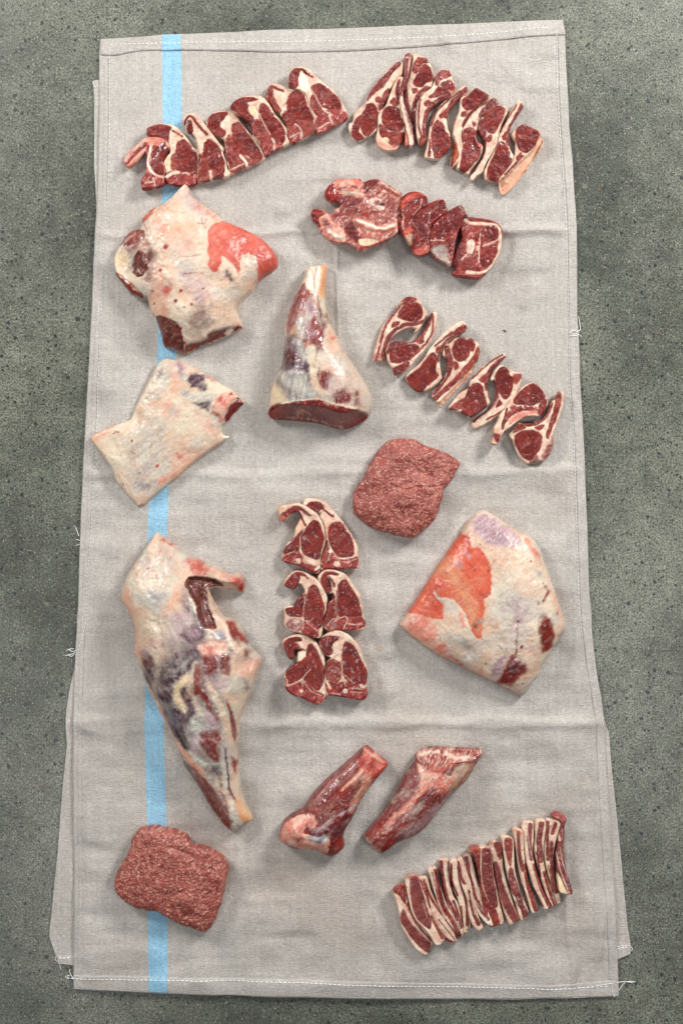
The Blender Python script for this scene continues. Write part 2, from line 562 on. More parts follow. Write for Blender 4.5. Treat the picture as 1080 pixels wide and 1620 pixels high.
    for g in regs:
        if g[0]:
            rmap.append(len(names)); names.append(g[0]); mats.append(TS[g[1]]['m'])
        else:
            rmap.append(None)
    def rid(X, Y):
        R = np.zeros(X.shape, int)
        for g, d, k in zip(regs, dists(X, Y), rmap):
            if k is not None: R[d < 0] = k
        return R
    V, F, CV, FR, N = grid_solid(out, step, hfun, cfun, rid, z0, None, inset)
    origin = np.array([cen[0] + shift[0], cen[1] + shift[1], z0])
    if len(names) == 1:
        o = split_objects(V, F, CV, FR, N, [name], mats, None, origin)[0]
        o.location = origin * 0.001
    else:
        o = empty(name, origin * 0.001)
        split_objects(V, F, CV, FR, N, names, mats, o, origin)
    o['label'] = label; o['category'] = cat
    if group: o['group'] = group
    return o

# ------------------------------------------------------------------ the concrete floor
def concrete():
    m, nt, p = new_mat('ground_concrete')
    v = mapped(nt, (1, 1, 1))
    big = rampn(nt, noise(nt, v, 3.0, 5, 0.65), [(0.36, (0.054, 0.059, 0.045)), (0.64, (0.150, 0.159, 0.125))])
    mid = rampn(nt, noise(nt, v, 38, 5, 0.75), [(0.3, 0.66), (0.7, 1.34)])
    c = mixrgb(nt, big, mid, 1.0, 'MULTIPLY')
    fine = rampn(nt, noise(nt, v, 330, 4, 0.9), [(0.41, 0.34), (0.5, 1.0), (0.59, 1.95)])
    c = mixrgb(nt, c, fine, 1.0, 'MULTIPLY')
    # warm and cool aggregate flecks
    def flecks(c, scale, lo, hi, col, dens, fac):
        vo = nt.nodes.new('ShaderNodeTexVoronoi'); vo.inputs['Scale'].default_value = scale
        vo.inputs['Randomness'].default_value = 1
        wv = nt.nodes.new('ShaderNodeMix'); wv.data_type = 'VECTOR'
        nt.links.new(v, vo.inputs['Vector'])
        nv = nt.nodes.new('ShaderNodeTexNoise'); nv.inputs['Scale'].default_value = scale * 2.2; nv.inputs['Detail'].default_value = 2
        nt.links.new(v, nv.inputs['Vector'])
        dsum = mathn(nt, 'MULTIPLY_ADD', nv.outputs['Fac'], 0.5, vo.outputs['Distance'])
        shape = rampn(nt, dsum, [(lo, 1.0), (hi, 0.0)])
        sep = nt.nodes.new('ShaderNodeSeparateColor')
        nt.links.new(vo.outputs['Color'], sep.inputs[0])
        pick = mathn(nt, 'LESS_THAN', sep.outputs[0], dens)
        f = mathn(nt, 'MULTIPLY', mathn(nt, 'MULTIPLY', shape, pick), fac)
        return mixrgb(nt, c, col, f)
    c = flecks(c, 420, 0.50, 0.62, (0.012, 0.015, 0.014), 0.34, 0.8)
    c = flecks(c, 260, 0.46, 0.54, (0.32, 0.32, 0.24), 0.20, 0.9)
    c = flecks(c, 240, 0.50, 0.60, (0.014, 0.017, 0.016), 0.30, 0.9)
    c = flecks(c, 140, 0.50, 0.57, (0.014, 0.017, 0.019), 0.16, 0.95)
    c = flecks(c, 95, 0.50, 0.55, (0.014, 0.017, 0.020), 0.08, 0.95)
    c = flecks(c, 60, 0.46, 0.54, (0.19, 0.20, 0.145), 0.07, 0.6)
    c = flecks(c, 60, 0.46, 0.50, (0.016, 0.020, 0.024), 0.035, 0.95)
    c = flecks(c, 120, 0.42, 0.50, (0.24, 0.075, 0.045), 0.008, 0.6)
    c = flecks(c, 210, 0.38, 0.46, (0.55, 0.55, 0.50), 0.015, 0.7)
    # faint scratches
    sc = rampn(nt, noise(nt, mapped(nt, (1.0, 9.0, 1), 0.5), 7, 6, 0.7), [(0.495, 0.0), (0.5, 1.0), (0.505, 0.0)])
    c = mixrgb(nt, c, (0.24, 0.25, 0.21), mathn(nt, 'MULTIPLY', sc, 0.16))
    nt.links.new(c, p.inputs['Base Color'])
    r = rampn(nt, noise(nt, v, 5, 5, 0.6), [(0.3, 0.28), (0.7, 0.40)])
    nt.links.new(r, p.inputs['Roughness'])
    p.inputs['Specular IOR Level'].default_value = 0.55
    bump(nt, p, noise(nt, v, 300, 4, 0.7), 0.0005)
    return m

gx = np.array([(-4, -4, 0), (4, -4, 0), (4, 4, 0), (-4, 4, 0)], float)
ground = link_mesh('ground', gx, np.array([[0, 1, 2, 3]]), [concrete()], smoothf=False)
ground['kind'] = 'structure'

# ------------------------------------------------------------------ the tea towels
def cloth_mat(name, c1, c2, stain=True):
    m, nt, p = new_mat(name)
    v = mapped(nt, (1, 1, 1))
    base = rampn(nt, noise(nt, v, 9, 4, 0.6), [(0.3, c1), (0.7, c2)])
    hth = noise(nt, mapped(nt, (0.16, 1, 1), 0.004), 900, 2, 0.6)
    vth = noise(nt, mapped(nt, (1, 0.16, 1), 0.02), 820, 2, 0.6)
    slub = noise(nt, mapped(nt, (1, 0.03, 1), 0.015), 210, 2, 0.6)
    slubh = noise(nt, mapped(nt, (0.03, 1, 1), 0.0), 230, 2, 0.6)
    c = mixrgb(nt, base, rampn(nt, hth, [(0.32, 0.80), (0.68, 1.15)]), 1.0, 'MULTIPLY')
    c = mixrgb(nt, c, rampn(nt, vth, [(0.3, 0.87), (0.7, 1.10)]), 1.0, 'MULTIPLY')
    c = mixrgb(nt, c, rampn(nt, slub, [(0.3, 0.945), (0.7, 1.05)]), 1.0, 'MULTIPLY')
    c = mixrgb(nt, c, rampn(nt, slubh, [(0.3, 0.955), (0.7, 1.04)]), 1.0, 'MULTIPLY')
    if stain:
        at = nt.nodes.new('ShaderNodeAttribute'); at.attribute_name = 'tint'
        c = mixrgb(nt, c, at.outputs['Color'], 1.0, 'MULTIPLY')
    nt.links.new(c, p.inputs['Base Color'])
    p.inputs['Roughness'].default_value = 0.62
    p.inputs['Specular IOR Level'].default_value = 0.28
    p.inputs['Sheen Weight'].default_value = 0.05
    h = mathn(nt, 'ADD', hth, vth)
    h = mathn(nt, 'ADD', h, mathn(nt, 'MULTIPLY', slub, 0.6))
    bump(nt, p, h, 0.0013)
    return m
LINEN = cloth_mat('linen', (0.465, 0.432, 0.397), (0.55, 0.515, 0.478))
BLUE = cloth_mat('blue_linen', (0.29, 0.54, 0.73), (0.34, 0.60, 0.79))
MAT['thread'] = None
mt, ntt, pt = new_mat('white_thread'); pt.inputs['Base Color'].default_value = (0.86, 0.88, 0.88, 1); pt.inputs['Roughness'].default_value = 0.7
mo, nto, po = new_mat('beige_thread'); po.inputs['Base Color'].default_value = (0.40, 0.35, 0.32, 1); po.inputs['Roughness'].default_value = 0.8

LIFTY = (6.0) / (CAM_H * 1000)

def ridge(d, w, a):
    return a * np.exp(-(d / w) ** 2)

def lined(X, Y, s):
    p = pts(s, 'Z')
    ax, ay = p[0]; bx, by = p[1]
    L = math.hypot(bx - ax, by - ay)
    side = ((X - ax) * (by - ay) - (Y - ay) * (bx - ax)) / L          # signed distance to the infinite line
    t = ((X - ax) * (bx - ax) + (Y - ay) * (by - ay)) / L / L
    return side, smooth(-.06, .06, t) * smooth(1.06, .94, t)

def cloth_height(X, Y):
    H = 6.5 + (fbm(X, Y, 130, 3, 2) - .5) * 11 + (fbm(X * 0.8, Y * 0.6, 46, 9, 2) - .5) * 14 + (fbm(X * 0.35, Y, 28, 19, 2) - .5) * 6.5 + (fbm(X, Y * .3, 16, 29, 2) - .5) * 0.9
    H = H + 2.2 * np.sin((Y + (fbm(X, Y, 160, 51, 2) - .5) * 120) / 27.0) * smooth(.45, .7, fbm(X * .5, Y, 120, 53, 2))
    for s, w, a, stp in (('150 372 915 366', 7, 2.2, 3.0), ('140 752 925 744', 9, 1.6, 1.8), ('115 1142 958 1143', 9, 2.2, 2.6),
                         ('528 80 536 640', 2.6, .9, 0.3), ('536 640 545 1570', 4, .6, 0.3), ('880 1150 905 1570', 5, .9, .5),
                         ('938 1150 948 1570', 6, 1.1, .9), ('186 130 196 330', 6, .9, .3), ('730 190 812 132', 1.6, -.7, .2),
                         ('262 92 282 112', 2, -.9, .2), ('190 150 262 138', 9, -1.3, .8), ('590 120 640 330', 14, 1.0, .5), ('430 860 420 1120', 16, 1.0, .4),
                         ('600 1120 870 1010', 16, -1.1, .4), ('600 880 620 1120', 18, 1.2, .5)):
        d, t = lined(X, Y, s)
        wob = (fbm(X, Y, 60, 41, 2) - .5) * 10
        d = d + wob * (0.25 if w < 4 else 1)
        H = H + (ridge(d, w, a) * 3.0 + 1.5 * stp * smooth(-w * 1.5, w * 1.5, d) - stp * .75) * t
    H = H - 0.5 * ((H - 16) + np.sqrt((H - 16) ** 2 + 2.0))
    return 4.4 + 0.5 * ((H - 4.4) + np.sqrt((H - 4.4) ** 2 + 0.6))

top_out = ("160 62 168 66 185 62 260 56 400 50 600 44 800 36 889 33 892 60 893 90 899 200 907 300 911 360 912 500 916 600 922 700 928 860 931 930 "
           "935 1000 942 1065 950 1105 955 1140 957 1200 964 1300 975 1500 978 1575 900 1578 800 1579 600 1578 400 1574 250 1569 118 1563 "
           "118 1540 119 1470 119 1400 118 1300 117 1150 119 1060 122 1010 125 960 128 850 135 700 143 560 151 400 156 300 158 180 158 120 159 90")
under_out = ("148 128 200 127 500 112 700 112 880 112 900 400 925 1000 945 1125 956 1140 962 1160 968 1230 985 1400 992 1470 997 1498 996 1509 970 1521 "
             "700 1530 300 1532 118 1527 93 1524 90 1512 84 1495 79 1480 83 1440 92 1350 100 1250 107 1180 105 1150 105 1138 110 1095 118 1060 123 1020 "
             "135 760 146 500 155 372 153 320 150 270 149 200 149 160")

def dense(p, n=5):
    q = []
    for i in range(len(p)):
        a, b = p[i], p[(i + 1) % len(p)]
        for k in range(n): q.append(a + (b - a) * k / n)
    return np.array(q)

def towel(outline, lvl, names, label, thick, hfun, regions, step, e0):
    out = dense(pts(outline, 'Z'))
    # keep the corners crisp but the cut edges a little uneven
    out = out + np.stack([fbm(out[:, 0], out[:, 1], 40, 7) - .5, fbm(out[:, 0], out[:, 1], 40, 8) - .5], 1) * 2.5
    regs = [(pts(s, 'Z'), w, i + 1) for i, (s, w) in enumerate(regions)]
    def hf(X, Y, Din, used):
        H = hfun(X, Y)
        H = lvl + (H - lvl) * np.clip(0.45 + Din / 40, 0, 1)
        return np.maximum(H, lvl * 0.6)
    def sn(X, Y):
        for p, w, i in regs:
            c = curve(p, False, 4)
            d, nx, ny = sdist(X, Y, c, False)
            sg = np.where(X > nx, 1.0, -1.0)
            X = np.where(np.abs(d - w) < step * 0.5, X + sg * (w - d), X)
        return X, Y
    def cf(X, Y, Din):
        c = np.ones(X.shape + (3,))
        st = smooth(0.56, 0.72, fbm(X, Y, 110, 12, 3))[..., None] * 0.05
        c = c * (1 - st * np.array([0.5, 0.9, 1.2]))
        for sx, sy, sr, aa in ((460, 1400, 70, .16), (330, 1330, 60, .10), (600, 1080, 9, .25), (600, 1023, 6, .35), (660, 1180, 60, .10), (545, 1455, 60, .1), (880, 1450, 60, .06), (530, 330, 50, .08), (280, 660, 60, .05)):
            q = pts('%g %g' % (sx, sy), 'Z')[0]
            k = aa * np.exp(-((X - q[0]) ** 2 + (Y - q[1]) ** 2) / sr ** 2) * (0.4 + 1.2 * fbm(X, Y, 16, 5, 3))
            c = c * (1 - k[..., None] * np.array([0.35, 0.75, 1.0]))
        return c
    def rid(X, Y):
        R = np.zeros(X.shape, int)
        for p, w, i in regs:
            d = sdist(X, Y, curve(p, False, 4), False)[0]
            R[d < w] = i
        return R
    V, F, CV, FR, N = grid_solid(out, step, hf, cf, rid, 0.0, None, 0.0, sink=0, snap=sn)
    cen = np.array([0.0, 0.0, 0.0])
    root = empty('tea_towel', (0, 0, 0))
    mats = [LINEN if n != 'blue_stripe' else BLUE for n in names]
    split_objects(V, F, CV, FR, N, names, mats, root, cen)
    root['label'] = label; root['category'] = 'tea towel'
    return root

def under_h(X, Y):
    return 2.6 + (fbm(X * 1.6, Y * 0.35, 40, 77, 2) - .5) * 2.6 + 1.3 * np.exp(-((X + 540 - 104) / 12.0) ** 2) * (Y < -330)

upper = towel(top_out, 4.2, ['linen_cloth', 'blue_stripe'], 'long grey linen tea towel with a blue stripe, spread under all the meat', 1, cloth_height,
              [("272 40 272 57 273 200 272 300 265 557 253 790 249 900 246 1145 250 1305 251.5 1450 251.5 1590", 15.2)], 2.2, 4)
under = towel(under_out, 2.6, ['linen_cloth'], 'plain grey linen towel layer folded underneath, peeking out at both sides of the top one', 1, under_h, [], 3.5, 3)

# hems: a second thickness of cloth laid along the border, its free edge showing as a step
def strip(name, line_a, line_b, hfun, dz, parent, mat, nx=None, ny=8):
    a = curve(pts(line_a, 'Z'), False, 12); b = curve(pts(line_b, 'Z'), False, 12)
    def resample(p, n):
        s = np.r_[0, np.cumsum(np.hypot(*np.diff(p, axis=0).T))]
        t = np.linspace(0, s[-1], n)
        return np.stack([np.interp(t, s, p[:, 0]), np.interp(t, s, p[:, 1])], 1)
    n = nx or int(np.hypot(*(a[-1] - a[0])) / 3) + 2
    a = resample(a, n); b = resample(b, n)
    V = []; 
    for j in range(ny + 1):
        t = j / ny
        q = a * (1 - t) + b * t
        z = hfun(q[:, 0], q[:, 1]) + dz * (1 if 0 < j < ny else 0.9) * (0.75 + 0.5 * fbm(q[:, 0], q[:, 1], 30, 3, 2))
        V.append(np.stack([q[:, 0], q[:, 1], z], 1))
    V.append(np.stack([b[:, 0], b[:, 1], hfun(b[:, 0], b[:, 1]) - 1.0], 1))
    V = np.concatenate(V)
    F = []
    for j in range(ny + 1):
        i = np.arange(n - 1)
        F.append(np.stack([j * n + i, (j + 1) * n + i, (j + 1) * n + i + 1, j * n + i + 1], 1))
    F = np.concatenate(F)
    p = V[F]; nn = np.cross(p[:, 1] - p[:, 0], p[:, 3] - p[:, 0])
    if nn[:, 2].mean() < 0: F = F[:, ::-1]
    o = link_mesh(name, V * 0.001, F, [mat], None, np.ones((len(V), 3)), parent)
    return o

def top_surface(x, y):
    """height of the upper towel including the fall-off at its border"""
    out = TOPC
    d = -sdist(x, y, out)[0]
    H = cloth_height(x, y)
    return np.maximum(4.2 + (H - 4.2) * np.clip(0.45 + d / 40, 0, 1), 2.5)
TOPC = pts(top_out, 'Z')
UNDC = pts(under_out, 'Z')
def under_surface(x, y):
    d = -sdist(x, y, UNDC)[0]
    return np.maximum(2.6 + (under_h(x, y) - 2.6) * np.clip(0.45 + d / 40, 0, 1), 1.6)

strip('hem', "161 63.5 260 58 400 52 600 46 800 38 889 35", "162 89 185 89 225 82 300 81 430 84 560 82 700 73 800 64 893 57", top_surface, 1.5, upper, LINEN)
strip('hem', "119 1562 250 1567 400 1572 600 1576 800 1577 977 1573", "119 1540 250 1542 400 1545 600 1549 800 1555 880 1556 973 1549", top_surface, 0.9, upper, LINEN)
strip('hem', "159 92 159 180 156.5 300 152 400 144 560 136 700 129 850 126 960 120 1060 118.5 1150 119.5 1300 120.5 1400 119.5 1538",
      "172 92 172 180 170 300 165 410 158 560 151 700 143.5 850 137 960 133 1060 131 1150 132 1300 133 1400 132 1538", top_surface, 0.7, upper, LINEN)
strip('hem', "892 60 898.5 200 906 300 910 360 911 500 915 600 921 700 927 860 934 1000 949 1105 954 1140 956 1200 974 1500 976 1548",
      "881 60 886 200 893.5 300 897 360 899 500 901 600 908 700 913 860 920 1000 935 1105 940 1140 943 1200 960 1500 962 1548", top_surface, 0.7, upper, LINEN)
strip('hem', "93 1523 118 1526", "92 1511 118 1512", under_surface, 1.0, under, LINEN)
strip('hem', "958 1524 996 1508", "956 1504 995 1494", under_surface, 1.0, under, LINEN)

strip('blue_stripe', "257 58.5 287 57.2", "257 82 287 81.2", lambda x, y: top_surface(x, y) + 0.35, 1.5, upper, BLUE, nx=16)
strip('blue_stripe', "236.3 1565.5 266.7 1567", "236.3 1542.6 266.7 1543.2", lambda x, y: top_surface(x, y) + 0.35, 0.9, upper, BLUE, nx=16)

def stitches(name, lines, parent, mat, surf, length=5.2, gap=1.6, w=0.75, dz=1.9, slant=0.0, h=0.7):
    Vs = []; Fs = []; n = 0
    for ln in lines:
        p = curve(pts(ln, 'Z'), False, 10)
        s = np.r_[0, np.cumsum(np.hypot(*np.diff(p, axis=0).T))]
        t = 0.0; k = 0
        while t + length < s[-1]:
            L = length * (0.85 + 0.3 * float(hsh(np.array([k]), np.array([3]), 5)[0]))
            c = []
            for tt in (t, t + L):
                c.append(np.array([np.interp(tt, s, p[:, 0]), np.interp(tt, s, p[:, 1])]))
            a, b = c
            d = (b - a) / (np.linalg.norm(b - a) + 1e-9)
            if slant:
                sg = slant
                d = np.array([d[0] * math.cos(sg) - d[1] * math.sin(sg), d[0] * math.sin(sg) + d[1] * math.cos(sg)])
                m_ = (a + b) / 2; a = m_ - d * L / 2; b = m_ + d * L / 2
            nrm = np.array([-d[1], d[0]]) * w
            mid = (a + b) / 2
            ring = [a, a * .8 + b * .2 + nrm, a * .2 + b * .8 + nrm, b, a * .2 + b * .8 - nrm, a * .8 + b * .2 - nrm]
            Vs += [(q[0], q[1], -0.25) for q in ring] + [(q[0] * .6 + mid[0] * .4, q[1] * .6 + mid[1] * .4, h) for q in ring]
            for i in range(6):
                j = (i + 1) % 6
                Fs.append((n + j, n + i, n + 6 + i, n + 6 + j))
            Fs.append((n + 11, n + 8, n + 7, n + 6)); Fs.append((n + 11, n + 10, n + 9, n + 8))
            n += 12
            t += L + gap; k += 1
    V = np.array(Vs, float)
    V[:, 2] += surf(V[:, 0], V[:, 1]) + dz
    o = link_mesh(name, V * 0.001, Fs, [mat], None, np.ones((len(V), 3)), parent, smoothf=False)
    o['kind'] = 'stuff'
    return o

stitches('stitching', ["175 72 230 71 300 69 400 68 500 67 620 63 700 60 800 52 868 46 879 48.5"], upper, mt, top_surface, 5.4, 2.0, 0.7, 1.6)
stitches('stitching', ["174.5 74 174.5 200 173 278 169 337 165 416 158 587 155 675 151 715 145.5 839 138.6 931 137 980 131 1010 124 1033",
                       "879 50 880 139 887 247 893 340 897 450 899 542 900 612 906 681 909 790 914 957 920 1012"], upper, mt, top_surface, 5.2, 0.9, 0.45, 0.9, h=0.5)
stitches('stitching', ["112 1541 120 1546 350 1548 500 1552 650 1557 820 1561 880 1563 966 1558"], upper, mt, top_surface, 6.0, 1.2, 0.65, 1.0)
stitches('overlock_stitching', ["166 100 166 180 164 300 158 410 151 560 145 700 137.5 850 131 960 127 1060 125.5 1150 126 1300 127 1400 126 1538"],
         upper, mo, top_surface, 5.0, -0.6, 0.42, 0.75, 0.55, h=0.35)
stitches('stitching', ["94 1515 117 1514"], under, mt, under_surface, 6, 0.6, .8, 1.1)
stitches('stitching', ["957 1502 994 1497", "957 1499.5 993 1494"], under, mt, under_surface, 5, 1.2, .6, 1.1)

def thread(name, line, z0s, parent, r=0.5, mat=mt):
    p = curve(pts(line, 'Z'), False, 8)
    z = np.interp(np.linspace(0, 1, len(p)), np.linspace(0, 1, len(z0s)), z0s)
    V = []; F = []
    for i in range(len(p)):
        a = p[max(i - 1, 0)]; b = p[min(i + 1, len(p) - 1)]
        d = (b - a) / (np.linalg.norm(b - a) + 1e-9)
        nx, ny = -d[1], d[0]
        rr = r * (0.55 if i in (0, len(p) - 1) else 1)
        for k in range(6):
            an = k * math.pi / 3
            V.append((p[i][0] + nx * math.cos(an) * rr, p[i][1] + ny * math.cos(an) * rr, z[i] + math.sin(an) * rr))
        if i:
            for k in range(6):
                j = (k + 1) % 6
                F.append((6 * (i - 1) + k, 6 * (i - 1) + j, 6 * i + j, 6 * i + k))
    return link_mesh(name, np.array(V) * 0.001, F, [mat], None, np.ones((len(V), 3)), parent)
for ln, zz in (("966 1557 967 1566 970 1575 977 1567 985 1556 992 1552 1004 1553", (6, 6, 4, 2, 2, 1.5)), ("940 1558 960 1555 985 1552 1000 1554", (6.5, 6, 3, 2)),
               ("111 1533 112 1539 117 1545 124 1546", (2, 3, 6, 6)), ("121 1029 115 1030 109 1027 106 1030", (6, 5, 3, 2)), ("121 1031 116 1034 108 1036 104 1037", (6, 5, 2, 2)),
               ("118 1026 113 1026 110 1028", (5, 3, 3)), ("119 1034 114 1038 109 1036", (5, 3, 3)), ("900 528 905 524 912 525 917 521 916 512 914 500", (7, 7, 5, 3, 2, 1)),
               ("901 531 908 532 915 530 919 533", (7, 7, 4, 2)), ("126 848 122 838 120 834", (4, 2, 1)), ("127 855 121 853", (4, 2)), ("127 861 120 863", (4, 2)),
               ("90 1511 88 1518 94 1522", (2, 1, 1)), ("95 1524 97 1534", (2, 1)), ("992 1494 999 1500 997 1504", (3, 2, 2)), ("148 129 149 135 153 140", (3, 4, 4))):
    thread('loose_thread', ln, zz, upper)
# the speck of meat that fell on the cloth

# ------------------------------------------------------------------ the meat, piece by piece
EYE, FLAP, RIB, FIL, BONE = 'eye_muscle', 'flap_muscle', 'rib_muscle', 'fillet_muscle', 'bone'
g1 = 'loin chops in the slanting row at the top left'
def chop(label, crop, out, regs, **k):
    return cut(k.pop('name', 'loin_chop'), label, k.pop('cat', 'lamb chop'), crop, out, regs, **k)

chop('loin chop with a long bony tail sticking out, leftmost of the top left row', 'A',
     "140 935 150 965 180 998 240 962 290 905 330 868 338 930 330 1010 322 1060 290 1120 300 1185 340 1190 430 1172 488 1152 490 1090 500 1010 482 950 515 880 532 830 500 770 440 745 380 738 330 745 260 800 190 870",
     [(EYE, 'lean', "385 870 400 822 450 830 490 785 505 825 526 845 482 950 488 1000 482 1070 425 1055 372 1010 375 940"),
      ('tail_meat', 'lean2', "165 962 230 895 330 800", dict(w=26)), ('', 'white', "372 835 348 960 372 1020 405 1070", dict(w=20)), ('', 'bonered', "350 830 325 960 335 1060", dict(w=20)),
      (BONE, 'bonered', "292 1118 330 1072 370 1062 430 1100 486 1112 485 1150 430 1172 330 1188 298 1182"), ('', 'bonew', "330 1138 388 1130", dict(w=14)), ('', 'bonew', "398 1100 416 1168", dict(w=14))],
     group=g1, base=('fat', 'pink'), T=20)
chop('loin chop with a red flap over its head, touching the tip of the pale shoulder', 'A',
     "340 680 380 645 470 628 560 640 620 680 680 750 730 820 782 855 788 930 768 1030 772 1080 750 1145 680 1158 580 1156 520 1142 492 1092 505 1058 482 990 486 950 512 905 535 880 532 835 512 790 440 748 352 738",
     [(FLAP, 'lean', "345 690 400 655 490 645 550 665 532 690 525 740 505 788 440 748 352 734"), ('', 'dark', "500 720 520 790 500 760 470 745", dict(soft=4)),
      (EYE, 'lean', "600 800 640 765 690 790 740 860 765 900 760 1020 745 1060 700 1040 620 1030 592 1010 592 930 590 870"),
      (FIL, 'lean2', "548 925 588 885 588 1010 548 1012"), (BONE, 'bonered', "492 1090 540 1045 620 1040 690 1050 765 1040 760 1140 680 1155 580 1155 520 1140"),
      ('', 'bonew', "510 1082 560 1055 606 1045", dict(w=26)), ('', 'bonew', "640 1052 672 1046 700 1060", dict(w=10)), ('', 'yfat', "490 950 512 905 542 930 542 990 515 1028 486 990"), ('', 'lean2', "560 690 640 735", dict(w=10))], group=g1, T=21)
chop('slim loin chop with a tightly rolled striped tail, third of the top left row', 'A',
     "650 590 680 550 720 538 770 560 830 630 890 710 950 790 992 838 986 880 1010 940 1022 1010 1052 1058 1010 1090 930 1092 860 1112 780 1128 768 1080 772 1010 786 940 780 890 768 820 750 740 722 705 690 700 668 655",
     [(EYE, 'lean', "830 800 870 768 920 800 966 850 972 890 1000 950 1000 1020 985 1060 930 1040 880 1020 832 960 822 880"),
      (FIL, 'lean2', "784 895 820 905 870 1010 985 1062 980 1088 860 1112 782 1122 778 1060 786 990"), (FLAP, 'lean', "700 625 705 655 712 690", dict(w=46)),
      ('', 'lean', "664 630 676 590 706 566 740 590 775 640 820 690 855 725", dict(w=17)), ('', 'bonew', "880 1040 892 1102", dict(w=24))], group=g1, T=20)
chop('middle loin chop of the top left row, white fat knob inside its curled flap', 'B',
     "-60 480 -40 440 0 415 60 403 120 405 170 450 220 520 280 590 330 660 372 735 360 770 310 795 240 825 170 855 120 878 100 820 85 770 75 690 70 620 30 602 -30 570 -60 520",
     [(FLAP, 'lean', "-52 480 -22 440 40 420 92 425 62 470 48 520 84 570 60 600 20 592 -40 562"), (BONE, 'bonew', "45 500 70 470 100 500 105 545 78 548 50 530"), 
      (EYE, 'lean', "130 510 170 490 205 520 260 600 305 660 335 710 350 760 310 775 250 740 190 720 150 650 130 590"), (FIL, 'lean2', "105 585 148 650 190 722 250 762 340 772 240 818 130 868 110 800 85 760 82 640"),
      ('', 'white', "190 740 232 790 238 822", dict(w=18)), ('', 'bonew', "130 842 215 802", dict(w=10)), ('', 'blood', "100 690 140 660 180 720 120 740", dict(soft=5, a=.6))], group=g1, T=22)
chop('wide loin chop with broad dark red flap, third from right in the top left row', 'B',
     "115 380 150 330 220 300 300 293 355 302 400 350 440 420 490 480 532 540 535 590 552 640 500 672 440 702 378 738 352 700 330 645 285 600 270 530 245 490 200 455 130 410",
     [(FLAP, 'lean', "120 375 155 335 240 310 320 325 235 345 258 380 272 430 290 480 272 535 230 482 170 422 130 400"), ('', 'hole_shade', "250 470 285 500 275 540", dict(soft=4)), (BONE, 'yfat', "252 382 290 376 320 420 290 450 258 420"),
      (EYE, 'lean', "335 370 360 350 400 390 440 450 485 495 515 545 525 600 495 655 430 600 400 550 342 470 330 420"), (FIL, 'lean2', "288 492 320 470 358 500 388 560 345 630 300 600 275 555"),
      ('vertebra', 'bonered', "345 640 390 562 430 605 500 662 440 696 378 732"), ('', 'fat', "330 430 365 500 412 582", dict(w=7)), ('', 'bonew', "425 615 445 650 442 692", dict(w=15))], group=g1, T=21)
chop('thick eyed loin chop with squared bone corner, second from right in the top left row', 'B',
     "375 290 395 225 430 200 480 210 560 245 630 250 672 290 700 360 740 440 745 500 740 560 700 590 640 620 570 648 545 612 540 540 520 480 490 430 450 402 410 345 380 320",
     [(FLAP, 'lean2', "380 300 400 230 428 222 430 290 460 350 490 402 470 420 430 372 400 332"), ('', 'lean', "432 225 470 245 510 260", dict(w=14)), (EYE, 'lean', "545 310 580 270 620 265 662 300 686 370 715 430 728 480 640 470 580 460 542 400 532 350"),
      (FIL, 'lean2', "502 430 540 412 600 470 728 490 738 555 700 584 570 640 550 600 550 540 522 490"), ('vertebra', 'bonered', "556 600 596 506 634 540 630 575 600 640 572 640"),
      ('', 'bonew', "560 600 630 570 642 612", dict(w=10)), ('', 'bonew', "596 504 638 538 650 600", dict(w=10)), ('', 'bonew', "692 370 738 452", dict(w=8))], group=g1, T=22)
chop('uppermost loin chop with round hooked tail, at the right end of the top left row', 'B',
     "548 220 550 140 580 95 640 78 700 95 750 150 800 190 870 240 930 310 960 370 986 430 970 470 900 510 830 550 765 580 748 540 745 480 712 400 690 330 670 282 630 258 580 246",
     [(FLAP, 'lean', "556 150 590 106 640 95 690 120 728 160 650 122 632 130 630 180 602 240 562 232 552 190"), (BONE, 'white', "632 132 650 117 690 180 690 270 662 260 622 190"),
      (EYE, 'lean', "720 230 760 205 810 220 870 270 925 320 935 390 900 430 840 390 790 370 742 300 722 260"), (FIL, 'lean2', "706 330 730 292 770 350 808 402 790 438 752 440 716 380"),
      ('vertebra', 'bonered', "758 470 810 432 850 402 930 402 980 430 958 470 830 545 766 572 756 520"), ('', 'fat', "720 252 800 390 872 440", dict(w=8)), ('', 'bonew', "768 540 850 490", dict(w=10)), ('', 'bonew', "850 440 872 500", dict(w=16))], group=g1, T=22)

g2 = 'shoulder and rack chops fanned out at the top right'
def rchop(label, crop, out, regs, **k):
    k.setdefault('group', g2); k.setdefault('T', 20)
    return cut('rib_chop', label, 'lamb chop', crop, out, regs, **k)
rchop('rib chop with a long lean flap slanting up, leftmost of the top right fan', 'C',
      "65 790 75 750 110 730 120 660 180 600 230 560 240 500 290 420 380 310 470 220 550 170 580 200 575 290 530 330 480 400 450 440 440 500 400 580 380 640 345 690 340 780 320 830 250 880 170 918 110 900 85 850",
      [(FLAP, 'mus', "246 540 262 480 330 390 420 290 520 195 555 185 545 220 480 280 440 340 400 400 330 450 270 510"), (EYE, 'lean', "200 660 230 590 290 570 335 620 350 680 335 780 290 830 240 870 200 840 185 770"),
       ('side_muscle', 'lean', "100 830 120 740 185 680 186 740 160 830 210 888 150 908 105 880"), (RIB, 'lean2', "325 520 360 512 370 550 330 555"), (RIB, 'mus', "400 480 445 430 432 520 400 590 365 640 355 590")], T=18)
